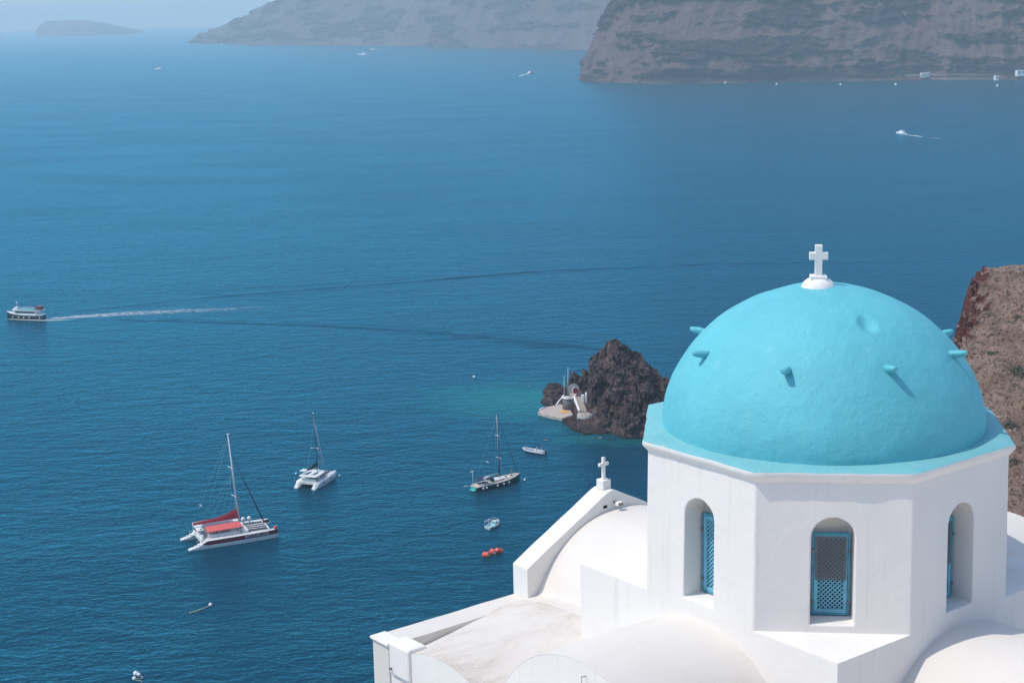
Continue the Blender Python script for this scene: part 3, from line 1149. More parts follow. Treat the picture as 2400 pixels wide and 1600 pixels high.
ix = np.arange(4, 70, 0.25)
iy = np.arange(470, 554, 0.32)
IX, IY = np.meshgrid(ix, iy, indexing='ij')
IZ = islet_height(IX, IY)
am = np.clip(IZ / 2.0, 0, 1)
IP = np.stack([IX + am * 2.0 * (fbm(IX / 2.0 + 9, IY / 2.0, 4, 2) - 0.5), IY - am * (2.2 * (fbm(IX / 2.6, IZ / 1.6 + IY / 6.0, 4, 1) - 0.5) + 3.4 * blocks(IX / 5.0 + 3, IZ / 4.0, 2) * np.clip(IZ / 5.0, 0, 1)), IZ], -1)
kind(obj('rocky_islet', grid_mesh('rocky_islet', IP, False), tint_islet(M_ISLET)), 'structure')

M_STONE = simple('pale_stone', (0.42, 0.36, 0.31), 0.9, 0, 0.25, 1.2, 0.05)
M_STONED = simple('dark_masonry', (0.13, 0.12, 0.12), 0.95, 0, 0.45, 1.4, 0.2)
M_WHITE = simple('whitewash', (0.78, 0.77, 0.75), 0.8, 0, 0.06, 1)
M_MAROON = simple('maroon_paint', (0.17, 0.008, 0.022), 0.4, 0, 0.15, 1)
M_YELLOW = simple('yellow_paint', (0.62, 0.33, 0.03), 0.8, 0, 0.3, 1.5)
M_GREY = simple('grey_metal', (0.45, 0.46, 0.47), 0.4, 0.5, 0.1)

# landing quay
quay = thing('quay', 'flat pale stone landing quay at the left foot of the rocky islet', 'quay', (13.5, 508, 0))
ol = [(7.9, 509.2), (10.8, 516.1), (13.8, 517.9), (16.7, 522.0), (18.6, 511.8), (19.2, 504.6), (17.0, 502.4), (15.5, 501.0), (13.1, 503.4), (10.4, 506.2)]
ol = [(x - 13.5, y - 508) for x, y in ol]
m = MB()
rings = []
for z, g_ in ((-1.0, 1.0), (0.35, 1.0), (0.75, 1.012), (1.0, 0.985)):
    ring = []
    for i in range(len(ol)):
        a, b2 = Vector(ol[i]), Vector(ol[(i + 1) % len(ol)])
        for k in range(5):
            p = a.lerp(b2, k / 5) * g_
            n_ = mn.noise((p.x * 0.9, p.y * 0.9, z))
            ring.append((p.x + 0.25 * n_, p.y + 0.3 * n_, z + (0.1 * n_ if z > 0.6 else 0)))
    rings.append(ring)
m.loft(rings, True, True, False)
m.build('slab', M_STONE, quay)
MB().prism([(2.2, -0.6), (4.6, -1.4), (4.2, 1.8), (2.0, 3.2)], 1.06, 1.10).build('yellow_patch', M_YELLOW, quay)
MB().tube([(-2.6, 7.6, 1.0), (-3.7, 6.0, 1.25), (-5.0, 3.2, 1.2)], 0.22, 6).build('white_kerb', M_WHITE, quay)
MB().tube([(0.6, 9.6, 0.9), (1.6, 11.4, 1.9), (3.4, 13.8, 3.2)], 0.28, 6).build('white_kerb', M_WHITE, quay)

chapel = thing('islet_chapel', 'tiny rock-cut chapel with white steps and round terraces on the islet', 'chapel', (20.5, 508, 0))


def cp(name, mb, mat, bev=0.0):
    return mb.build(name, mat, chapel, bev)


def arc_wall(c, r0, r1, a0, a1, z0, z1, n=24):
    rings = []
    for i in range(n + 1):
        a = a0 + (a1 - a0) * i / n
        ca, sa = math.cos(a), math.sin(a)
        rings.append([(c[0] + r0 * ca, c[1] + r0 * sa, z0), (c[0] + r1 * ca, c[1] + r1 * sa, z0), (c[0] + r1 * ca, c[1] + r1 * sa, z1), (c[0] + r0 * ca, c[1] + r0 * sa, z1)])
    return MB().loft(rings, True, True, False)


# upper round terrace on a masonry drum (local = world - (20.5, 508))
uc = (-2.3, 4.9)
cp('terrace_drum', MB().lathe((uc[0], uc[1], 0), [(2.1, 0.2), (2.0, 2.6), (1.95, 4.85), (0.1, 4.9)], 28), M_STONED)
cp('terrace_floor', MB().lathe((uc[0], uc[1], 4.86), [(1.9, 0.0), (1.9, 0.08), (0.05, 0.09)], 28), M_STONE)
cp('terrace_parapet', arc_wall(uc, 1.85, 2.2, R(-225), R(20), 4.7, 5.35), M_WHITE)
# ramp of steps going down to the lower terrace
m = MB()
for i in range(14):
    t = i / 13
    z = 4.95 - 1.95 * t
    m.box((0.75 + 1.0 * t, 4.6 - 11.6 * t, z - 1.0), (2.6, 0.95, 2.0))
cp('steps', m, M_STONE)['kind'] = 'stuff'
cp('stair_wall', MB().loft([[(-0.75 + 1.15 * t, 4.0 - 11.2 * t, 0.5), (-0.3 + 1.15 * t, 4.0 - 11.2 * t, 0.5), (-0.3 + 1.15 * t, 4.0 - 11.2 * t, 5.5 - 1.9 * t), (-0.75 + 1.15 * t, 4.0 - 11.2 * t, 5.5 - 1.9 * t)] for t in np.linspace(0, 1, 8)], True, True, False), M_WHITE)
cp('white_pillar', MB().box((2.2, 1.4, 4.6), (1.0, 1.1, 3.6)), M_WHITE, 0.08)
cp('white_pillar', MB().box((3.3, 1.8, 5.2), (0.45, 2.4, 3.4)), M_WHITE, 0.08)
cp('white_pillar', MB().loft([[(3.6 + 0.9 * t - 0.2, 1.6 - 0.3, 3.6 + 0), (3.6 + 0.9 * t + 0.2, 1.6 - 0.3, 3.6), (3.6 + 0.9 * t + 0.2, 1.6 + 0.3, 4.9 - t), (3.6 + 0.9 * t - 0.2, 1.6 + 0.3, 4.9 - t)] for t in (0, 0.5, 1)], True, True, False), M_WHITE)
# lower round terrace
lc = (2.5, -9.9)
cp('lower_terrace', MB().lathe((lc[0], lc[1], 0), [(2.75, 0.1), (2.7, 1.5), (2.68, 2.75), (0.1, 2.8)], 32), simple('grey_render', (0.33, 0.33, 0.32), 0.9, 0, 0.15, 1))
cp('lower_terrace_floor', MB().lathe((lc[0], lc[1], 2.76), [(2.62, 0.0), (2.62, 0.08), (0.05, 0.09)], 32), M_STONE)
m = MB()
for a in range(-150, 20, 17):
    m.tube([(lc[0] + 2.6 * math.cos(R(a)), lc[1] + 2.6 * math.sin(R(a)), 2.8), (lc[0] + 2.6 * math.cos(R(a)), lc[1] + 2.6 * math.sin(R(a)), 3.7)], 0.03, 5)
m.tube([(lc[0] + 2.6 * math.cos(R(a)), lc[1] + 2.6 * math.sin(R(a)), 3.7) for a in range(-150, 20, 8)], 0.03, 5)
cp('railing', m, M_GREY)['kind'] = 'stuff'


# chapel front with arched door set in the rock
def arch_slab(cx, cy, z0, w, hs, r, thick, n=12):
    o = [(-w / 2, 0), (w / 2, 0)] + [(w / 2 * math.cos(PI * i / n), hs + r * math.sin(PI * i / n)) for i in range(n + 1)]
    vs = [(cx + x, cy - thick / 2, z0 + z) for x, z in o] + [(cx + x, cy + thick / 2, z0 + z) for x, z in o]
    k = len(o)
    return MB().add(vs, [tuple(range(k)), tuple(range(2 * k - 1, k - 1, -1))] + [(i, (i + 1) % k, k + (i + 1) % k, k + i) for i in range(k)])


cp('chapel_front', arch_slab(-0.3, 10.2, 4.6, 3.6, 1.9, 1.5, 0.8), simple('grey_plaster', (0.36, 0.35, 0.35), 0.9, 0, 0.2, 1))
cp('arch_band', arch_slab(0.0, 9.72, 4.7, 1.9, 1.6, 0.95, 0.2), M_WHITE)
cp('chapel_door', arch_slab(0.1, 9.58, 4.7, 1.5, 1.5, 0.75, 0.14), M_MAROON)
cp('side_door', arch_slab(1.1, 6.0, 4.6, 1.5, 1.6, 0.75, 0.5), M_MAROON)
cp('side_door_panel', arch_slab(1.4, 5.68, 4.6, 1.3, 1.4, 0.65, 0.16), simple('grey_door', (0.2, 0.17, 0.16), 0.8))
cp('entrance_step', MB().box((-0.4, 8.6, 4.85), (2.6, 1.9, 0.35)), M_STONE, 0.05)
cp('entrance_step', MB().box((-0.2, 7.3, 4.7), (3.2, 1.2, 0.3)), M_STONE, 0.05)

for (x, y, z, h, lab) in ((16.8, 514.8, 4.2, 7.2, 'shorter white flagpole by the round islet terrace, left of the taller one'),
                          (18.2, 517.4, 4.6, 9.2, 'taller white flagpole by the islet chapel door, right of the shorter one')):
    f = thing('flagpole', lab, 'flagpole', (x, y, z), 0, 'flagpoles on the islet')
    MB().tube([(0, 0, -1), (0, 0, h * 0.5), (0.08, 0, h)], [0.085, 0.07, 0.045], 8).build('pole', M_WHITE, f)
    MB().ball((0.08, 0, h + 0.05), 0.1, 8).build('finial', M_WHITE, f)

# ------------------------------------------------------------------ people (small in the picture)
SKIN = (0.36, 0.20, 0.13)


def mat_person(name, top, bottom, hair=(0.03, 0.02, 0.015)):
    m, nt, b = new_mat(name)
    tc = nt.nodes.new('ShaderNodeTexCoord')
    sx = nt.nodes.new('ShaderNodeSeparateXYZ')
    nt.links.new(tc.outputs['Generated'], sx.inputs[0])
    r = nt.nodes.new('ShaderNodeValToRGB')
    r.color_ramp.interpolation = 'CONSTANT'
    el = r.color_ramp.elements
    st = [(0.0, SKIN), (0.30, bottom), (0.53, top), (0.82, SKIN), (0.955, hair)]
    while len(el) < len(st):
        el.new(0.5)
    for e, (p, c) in zip(el, st):
        e.position = p
        e.color = (*c, 1)
    nt.links.new(sx.outputs[2], r.inputs[0])
    nt.links.new(r.outputs[0], b.inputs['Base Color'])
    b.inputs['Roughness'].default_value = 0.8
    return m


def person_mesh(pose):
    """a continuous skinned body: joints (x, y, z, radius) and bones"""
    if pose == 'sit':
        J = dict(pel=(0, 0, .50, .14), wai=(0, -.03, .66, .12), che=(0, -.02, .86, .15), nec=(0, 0, 1.06, .055), hea=(0, .02, 1.18, .095), hed=(0, .02, 1.27, .075),
                 lk=(-.12, .42, .50, .07), rk=(.12, .42, .50, .07), lf=(-.12, .45, .08, .045), rf=(.12, .45, .08, .045), lt=(-.12, .58, .04, .03), rt=(.12, .58, .04, .03),
                 ls=(-.19, -.02, .97, .06), rs=(.19, -.02, .97, .06), le=(-.25, .05, .72, .042), re=(.25, .05, .72, .042), lh=(-.16, .28, .60, .03), rh=(.16, .28, .60, .03))
    else:
        a = .10 if pose == 'stand' else .28
        J = dict(pel=(0, 0, .92, .14), wai=(0, 0, 1.08, .115), che=(0, 0, 1.28, .15), nec=(0, 0, 1.49, .055), hea=(0, .02, 1.61, .095), hed=(0, .02, 1.70, .075),
                 lk=(-.10, .03 + a * .4, .50, .07), rk=(.10, .03 - a * .3, .50, .07), lf=(-.11, a * .3, .08, .045), rf=(.11, -a, .08, .045), lt=(-.12, a * .3 + .14, .035, .03), rt=(.12, -a + .14, .035, .03),
                 ls=(-.19, 0, 1.40, .06), rs=(.19, 0, 1.40, .06), le=(-.27, -.03, 1.13, .042), re=(.27, .02, 1.13, .042), lh=(-.29, .06, .88, .03), rh=(.28, .12, .90, .03))
    B = [('pel', 'wai'), ('wai', 'che'), ('che', 'nec'), ('nec', 'hea'), ('hea', 'hed'), ('pel', 'lk'), ('lk', 'lf'), ('lf', 'lt'), ('pel', 'rk'), ('rk', 'rf'), ('rf', 'rt'),
         ('che', 'ls'), ('ls', 'le'), ('le', 'lh'), ('che', 'rs'), ('rs', 're'), ('re', 'rh')]
    ks = list(J)
    me = bpy.data.meshes.new('person_' + pose)
    me.from_pydata([J[k][:3] for k in ks], [(ks.index(a), ks.index(b)) for a, b in B], [])
    ob = bpy.data.objects.new('tmp', me)
    COL.objects.link(ob)
    ob.modifiers.new('skin', 'SKIN')
    if not me.skin_vertices:
        me.attributes  # the skin layer is made by the modifier
    for i, k in enumerate(ks):
        sv = me.skin_vertices[0].data[i]
        sv.radius = (J[k][3], J[k][3] * 0.8)
        sv.use_root = (k == 'pel')
    sub = ob.modifiers.new('sub', 'SUBSURF')
    sub.levels = 1
    sub.render_levels = 1
    dg = bpy.context.evaluated_depsgraph_get()
    out = bpy.data.meshes.new_from_object(ob.evaluated_get(dg))
    out.polygons.foreach_set('use_smooth', [True] * len(out.polygons))
    bpy.data.objects.remove(ob)
    return out


try:
    PM = {p: person_mesh(p) for p in ('stand', 'walk', 'sit')}
except Exception as ex:
    print('skin failed', ex)
    PM = None
MP = {'red': mat_person('clothes_red', (0.35, 0.03, 0.04), (0.03, 0.035, 0.06)), 'dark': mat_person('clothes_dark', (0.03, 0.035, 0.05), (0.05, 0.05, 0.07)),
      'white': mat_person('clothes_white', (0.7, 0.7, 0.68), (0.08, 0.12, 0.25)), 'skin': mat_person('swimwear', SKIN, (0.28, 0.05, 0.05)),
      'blue': mat_person('clothes_blue', (0.05, 0.15, 0.35), (0.3, 0.28, 0.24))}


def person(loc, rz, pose, mat, label, group=None):
    me = PM[pose].copy()
    me.materials.clear()
    o = obj('person', me, MP[mat])
    o.location = loc
    o.rotation_euler = (0, 0, rz)
    return tag(o, label, 'person', group)


person((21.5, 496.4, 2.85), 0.4, 'stand', 'red', 'person in dark red standing at the left railing of the lower islet terrace')
person((22.2, 497.6, 2.85), 2.0, 'walk', 'dark', 'person in dark clothes walking at the foot of the islet steps')
person((22.9, 497.2, 2.85), 1.0, 'stand', 'blue', 'person in blue standing near the middle of the lower islet terrace')
person((24.7, 497.6, 2.85), -1.0, 'stand', 'red', 'person in red standing alone at the right of the lower islet terrace')
person((30.9, 481.4, 0.05), 0.0, 'stand', 'skin', 'bather in swimwear standing on rock at the waterline below the islet')


def swimmer(x, y, rz, label):
    o = thing('person', label, 'person', (x, y, 0), rz, 'swimmers off the islet')
    m = MB()
    m.ball((0, 0, 0.12), 0.15, 10, (1, 1, 1.1))
    m.tube([(0, 0, 0.02), (-0.3, 0, -0.05), (-0.9, 0, -0.12), (-1.5, 0.05, -0.15)], [0.12, 0.22, 0.17, 0.08], 8)
    m.tube([(-0.15, 0.2, 0.0), (0.2, 0.42, 0.06), (0.55, 0.3, 0.03)], [0.07, 0.05, 0.035], 6)
    m.tube([(-0.15, -0.2, 0.0), (0.1, -0.5, 0.05), (0.4, -0.55, 0.0)], [0.07, 0.05, 0.035], 6)
    m.build('swimming_body', MP['skin'], o)
    return o


swimmer(9.5, 478.0, 2.6, 'swimmer heading away from the islet into open water')
swimmer(26.8, 479.5, 0.3, 'swimmer close under the rocks of the islet')

# ------------------------------------------------------------------ boats
M_HULLW = simple('white_gelcoat', (0.74, 0.74, 0.73), 0.25, 0, 0.05, 0.6)
M_DECK = simple('white_deck', (0.70, 0.69, 0.66), 0.6, 0, 0.08, 2)
M_TEAK = simple('bleached_teak', (0.46, 0.38, 0.30), 0.8, 0, 0.15, 3)
M_AWN = simple('coral_awning', (0.60, 0.11, 0.10), 0.8, 0, 0.08, 1)
M_COVER = simple('crimson_sail_cover', (0.36, 0.02, 0.035), 0.8, 0, 0.2, 1.5)
M_NAVY = simple('navy_canvas', (0.012, 0.02, 0.05), 0.8, 0, 0.3, 2)
M_GLASS = simple('dark_window_glass', (0.015, 0.02, 0.025), 0.1, 0, 0.2, 1)
M_ALU = simple('mast_aluminium', (0.62, 0.63, 0.64), 0.4, 0.2, 0.06, 0.5)
M_DMAST = simple('dark_mast', (0.10, 0.09, 0.085), 0.5, 0.2, 0.1, 0.5)
M_WIRE = simple('rigging_wire', (0.30, 0.32, 0.34), 0.4, 0.6, 0.1)
M_NET = simple('trampoline_net', (0.05, 0.06, 0.07), 0.9, 0, 0.2, 2)
M_ORANGE = simple('orange_plastic', (0.70, 0.075, 0.02), 0.45, 0, 0.1, 2)
M_REDBUOY = simple('faded_red_buoy', (0.66, 0.08, 0.035), 0.5, 0, 0.15, 1.2)
M_GREEN = simple('dark_green_hull', (0.006, 0.045, 0.052), 0.2, 0, 0.15, 0.5)
M_MINT = simple('turquoise_transom', (0.06, 0.42, 0.38), 0.4, 0, 0.1)
M_RUB = simple('grey_rubber_tube', (0.42, 0.44, 0.47), 0.6, 0, 0.08, 2)
M_BLACK = simple('black_plastic', (0.012, 0.012, 0.014), 0.4, 0, 0.1)
M_AQUA = simple('pale_aqua_paint', (0.22, 0.55, 0.60), 0.5, 0, 0.12, 2)
M_VIOLET = simple('dark_violet_lettering', (0.045, 0.012, 0.06), 0.5)
M_BLUEC = simple('blue_tarpaulin', (0.06, 0.16, 0.42), 0.7, 0, 0.2)


def hull_rings(L, stations, y0=0.0):
    """stations: (x, half beam at deck, half beam at waterline, z deck, z keel)"""
    rings = []
    for x, bd, bw, zd, zk in stations:
        r = []
        prof = [(bd, zd), (bd * 0.995, zd * 0.7), (bw * 0.55 + bd * 0.45, zd * 0.32), (bw, 0.0), (bw * 0.6, zk * 0.65), (0.02, zk)]
        r = [(x, y0 + y, z) for y, z in prof] + [(x, y0 - y, z) for y, z in reversed(prof)]
        rings.append(r)
    return rings


def stay(mb, a, b, r=0.016):
    mb.tube([a, b], r, 5)


def label_text(txt, size, mat, parent, M, bold=0.0, ext=0.01):
    cu = bpy.data.curves.new('lettering', 'FONT')
    cu.body = txt
    cu.size = size
    cu.extrude = ext
    cu.offset = bold
    cu.align_x = 'CENTER'
    cu.align_y = 'CENTER'
    t = bpy.data.objects.new('tmp', cu)
    COL.objects.link(t)
    dg = bpy.context.evaluated_depsgraph_get()
    me = bpy.data.meshes.new_from_object(t.evaluated_get(dg))
    bpy.data.objects.remove(t)
    o = obj('lettering', me, None, parent)
    me.materials.clear()
    me.materials.append(mat)
    o.matrix_local = M
    return o


def build_red_catamaran():
    Lh = 23.0
    c = Vector((-72.9, 389.6, 0))
    rz = R(23.7)
    t = thing('catamaran', 'large white and maroon sailing catamaran with crimson sail cover and coral awning', 'catamaran', c, rz)
    HB = 4.45
    for sy in (-1, 1):
        y0 = sy * HB
        st = [(-11.5, 0.55, 0.5, 0.35, -0.1), (-10.6, 0.72, 0.6, 0.5, -0.4), (-9.4, 0.80, 0.66, 0.75, -0.6), (-8.0, 0.84, 0.70, 1.55, -0.7), (-6.9, 0.86, 0.70, 2.15, -0.7),
              (-2, 0.86, 0.70, 2.2, -0.7), (4, 0.80, 0.62, 2.25, -0.7), (8, 0.64, 0.45, 2.3, -0.6), (10.4, 0.42, 0.22, 2.35, -0.4), (11.5, 0.16, 0.05, 2.4, -0.1)]
        MB().loft(hull_rings(Lh, st, y0)).build('hull', M_HULLW, t, 0.0)
        # maroon band along the outer and inner topsides
        for so in (-1, 1):
            band = []
            for x, bd, bw, zd, zk in st[3:]:
                lo = max(0.95, 0.9 + 0.02 * x) if x > -7 else 1.35
                f = lambda z: y0 + so * (bd + 0.012 - (bd - bw) * 0.45 * max(0, (zd * 0.7 - z)) / (zd * 0.4))
                band.append([(x, f(lo), lo), (x, f(zd * 0.7), max(zd * 0.7, lo + 0.02)), (x, f(zd), zd - 0.14)])
            MB().loft(band, False, False, False).build('topside_band', M_MAROON, t)
        # transom steps
        for i in range(4):
            MB().box((-10.4 + 0.75 * i, y0, 0.56 + 0.36 * i), (0.5, 1.1, 0.06)).build('stern_step', M_DECK, t)
    # bridge deck
    MB().prism([(-8.2, -4.5), (3.4, -4.6), (3.4, 4.6), (-8.2, 4.5)], 1.35, 2.26).build('bridge_deck', M_DECK, t, 0.05)
    # cockpit sides / benches
    MB().box((-7.6, 0, 2.75), (0.5, 8.2, 0.9)).build('stern_bench', M_HULLW, t, 0.08)
    MB().box((-2.2, -3.4, 2.62), (8.0, 0.6, 0.7)).build('bench', M_HULLW, t, 0.06)
    MB().box((-2.6, -1.6, 2.65), (5.0, 0.9, 0.75)).build('table', M_DECK, t, 0.06)
    # hard cabin with long white roof
    MB().box((-2.0, 1.8, 3.0), (8.6, 4.6, 1.5)).build('cabin', M_HULLW, t, 0.15)
    MB().box((-1.4, -0.52, 3.3), (6.0, 0.05, 0.6)).build('cabin_window', M_GLASS, t)
    rf = MB()
    rings = []
    for x in np.linspace(-8.4, 2.8, 9):
        z = 4.25 + 0.25 * math.sin((x + 8.4) / 11.2 * PI)
        rings.append([(x, -0.3, z - 0.06), (x, 4.4, z - 0.1), (x, 4.4, z), (x, 2, z + 0.14), (x, -0.3, z + 0.06)])
    rf.loft(rings, True, True, False)
    rf.build('cabin_roof', M_HULLW, t)
    for y in (0.6, 2.6):
        MB().box((-2.8, y, 4.68), (8.0, 0.55, 0.04)).build('roof_panel', simple('grey_roof_panel', (0.35, 0.37, 0.39), 0.5), t)
    MB().box((-7.9, -0.4, 4.28), (1.6, 5.4, 0.12)).build('helm_roof', M_DECK, t, 0.03)
    MB().box((-7.6, -2.1, 4.36), (0.6, 0.7, 0.03)).build('roof_hatch', M_GLASS, t)
    # coral awning on posts
    aw = MB()
    aw.loft([[(x, -4.1, 3.98 + 0.02 * x), (x, -0.6, 4.42 + 0.02 * x), (x, -0.6, 4.47 + 0.02 * x), (x, -4.1, 4.03 + 0.02 * x)] for x in np.linspace(-6.4, 2.6, 7)], True, True, False)
    aw.build('awning', M_AWN, t)
    for x in (-6.2, -3.3, -0.4, 2.4):
        MB().tube([(x, -4.05, 2.2), (x, -4.05, 3.95)], 0.05, 6).build('awning_post', M_HULLW, t)
    for x, y in ((-8.3, -2.9), (-8.3, 4.1)):
        MB().tube([(x, y, 2.2), (x, y, 4.25)], 0.06, 6).build('awning_post', M_HULLW, t)
    # fore beams and nets
    MB().tube([(9.3, -4.4, 2.45), (9.3, 0, 2.75), (9.3, 4.4, 2.45)], 0.19, 8).build('forward_beam', M_HULLW, t)
    for y in (-1.5, 0, 1.5):
        MB().box((6.4, y, 2.30), (5.9, 0.4, 0.12)).build('walkway', M_DECK, t, 0.02)
    for y0, y1 in ((-3.7, -1.75), (-1.3, -0.25), (0.25, 1.3), (1.75, 3.7)):
        MB().box((6.3, (y0 + y1) / 2, 2.22), (5.7, y1 - y0, 0.04)).build('trampoline', M_NET, t)
    MB().box((3.6, 0, 2.6), (0.8, 8.4, 0.75)).build('deck_locker', M_HULLW, t, 0.08)
    MB().box((3.3, -3.2, 2.55), (1.6, 1.6, 0.8)).build('deck_locker', M_HULLW, t, 0.1)
    MB().tube([(4.12 , -3.2 + 0.42 * math.cos(a), 2.75 + 0.42 * math.sin(a)) for a in np.linspace(0, 2 * PI, 17)], 0.07, 6, False).build('lifebuoy', M_ORANGE, t)
    MB().tube([(11.0, 0, 2.6), (9.3, 0, 2.75)], 0.09, 6).build('bowsprit', M_HULLW, t)
    for i, x in enumerate((4.7, 6.3)):
        d = MB().ball((x, 3.9, 3.35), 0.55, 14, (1, 1, 1.05))
        d.tube([(x, 3.9, 2.3), (x, 3.9, 2.9)], 0.2, 8)
        d.build('radome', M_HULLW, t)
    MB().lathe((10.9, -4.45, 2.2), [(0.36, 0.0), (0.45, 0.25), (0.45, 0.6), (0.36, 0.78), (0.05, 0.8)], 14).build('orange_fender', M_ORANGE, t)
    # mast, spreaders, boom, sails
    mb0, mt0 = Vector((2.9, 0, 2.3)), Vector((1.15, 0, 27.2))
    ml = lambda f: mb0.lerp(mt0, f)
    mast = MB().tube([ml(0), ml(0.5), ml(1)], [0.27, 0.24, 0.15], 10)
    mo = mast.build('mast', M_ALU, t)
    for f, w in ((0.34, 1.7), (0.645, 1.35)):
        sp = MB()
        p = ml(f)
        for sy in (-1, 1):
            sp.tube([p, p + Vector((-0.75, sy * w, 0.25))], [0.10, 0.07], 6)
        sp.tube([p, p + Vector((0.9, 0, -0.25))], [0.09, 0.06], 6)
        sp.build('spreader', M_HULLW, mo)
    MB().box(tuple(ml(1) + Vector((0, 0, 0.1))), (0.7, 0.5, 0.12)).build('masthead', M_HULLW, mo)
    MB().tube([(2.4, 0.1, 5.2), (-9.2, 0.1, 5.0)], 0.2, 8).build('boom', M_ALU, t)
    cv = MB()
    rings = []
    for x, h in ((2.5, 2.7), (1.2, 2.1), (-0.6, 1.45), (-2.6, 0.95), (-5.5, 0.75), (-9.0, 0.6)):
        z0 = 5.0 + 0.018 * (x + 9)
        rings.append([(x, -0.28, z0), (x, 0.48, z0), (x, 0.40, z0 + h * 0.55), (x, 0.13, z0 + h), (x, -0.16, z0 + h * 0.55)])
    cv.loft(rings, True, True, False)
    cv.build('sail_cover', M_COVER, t)
    MB().tube([ml(0.80) + Vector((0.2, 0, 0)), (9.2, 0, 2.9)], [0.06, 0.2], 8).build('furled_jib', M_NAVY, t)
    rg = MB()
    stay(rg, ml(0.99), (-9.2, 0.1, 5.0))
    stay(rg, ml(0.97), (-8.6, -3.6, 2.4))
    for sy in (-1, 1):
        p = ml(0.34) + Vector((-0.75, sy * 1.7, 0.25))
        q = ml(0.645) + Vector((-0.75, sy * 1.35, 0.25))
        stay(rg, p, (1.0, sy * 4.4, 2.3))
        stay(rg, q, p)
        stay(rg, ml(0.95), q)
        for x in (-2, -4.5, -7):
            stay(rg, ml(0.6), (x, 0.1 + sy * 0.25, 5.3), 0.009)
    rg.build('rigging', M_WIRE, t)['kind'] = 'stuff'
    for y0 in (-4.2, 4.2):
        MB().tube([(-9.6, y0, 0.7), (-9.2, y0, 2.0), (-8.0, y0, 2.6)], 0.05, 6).build('boarding_rail', M_GREY, t)
    # name on the near topside
    M = Matrix.Translation((5.9, -4.45 - 0.80, 1.62)) @ Matrix.Rotation(R(2.2), 4, 'Z') @ Matrix.Rotation(R(90), 4, 'X') @ Matrix.Diagonal((0.92, 1.35, 1, 1))
    label_text('sunset-oia.com', 1.12, M_VIOLET, t, M, 0.012, 0.05)
    M2 = Matrix.Translation((5.9, -4.45 - 0.775, 1.62)) @ Matrix.Rotation(R(2.2), 4, 'Z') @ Matrix.Rotation(R(90), 4, 'X') @ Matrix.Diagonal((0.92, 1.35, 1, 1))
    label_text('sunset-oia.com', 1.12, simple('white_letter_outline', (0.78, 0.72, 0.74), 0.5), t, M2, 0.042, 0.05)
    Mw = t.matrix_basis
    loc = lambda x, y, z: Mw @ Vector((x, y, z))
    bpy.context.view_layer.update()
    Mw = t.matrix_world
    P = [(-5.6, -2.6, 'stand', 'dark', 'person in dark clothes standing at the stern end of the coral awning'), (-1.2, -2.7, 'stand', 'white', 'person in white standing under the middle of the coral awning'),
         (1.4, -3.4, 'sit', 'red', 'person in red sitting under the forward end of the coral awning'), (-4.0, -3.4, 'sit', 'red', 'person in red sitting on the bench under the coral awning'),
         (-8.3, 0.8, 'stand', 'dark', 'person in dark clothes standing at the helm of the maroon catamaran')]
    for x, y, po, ma, lab in P:
        person(Mw @ Vector((x, y, 2.27)), rz - 1.2, po, ma, lab)
    return t


build_red_catamaran()


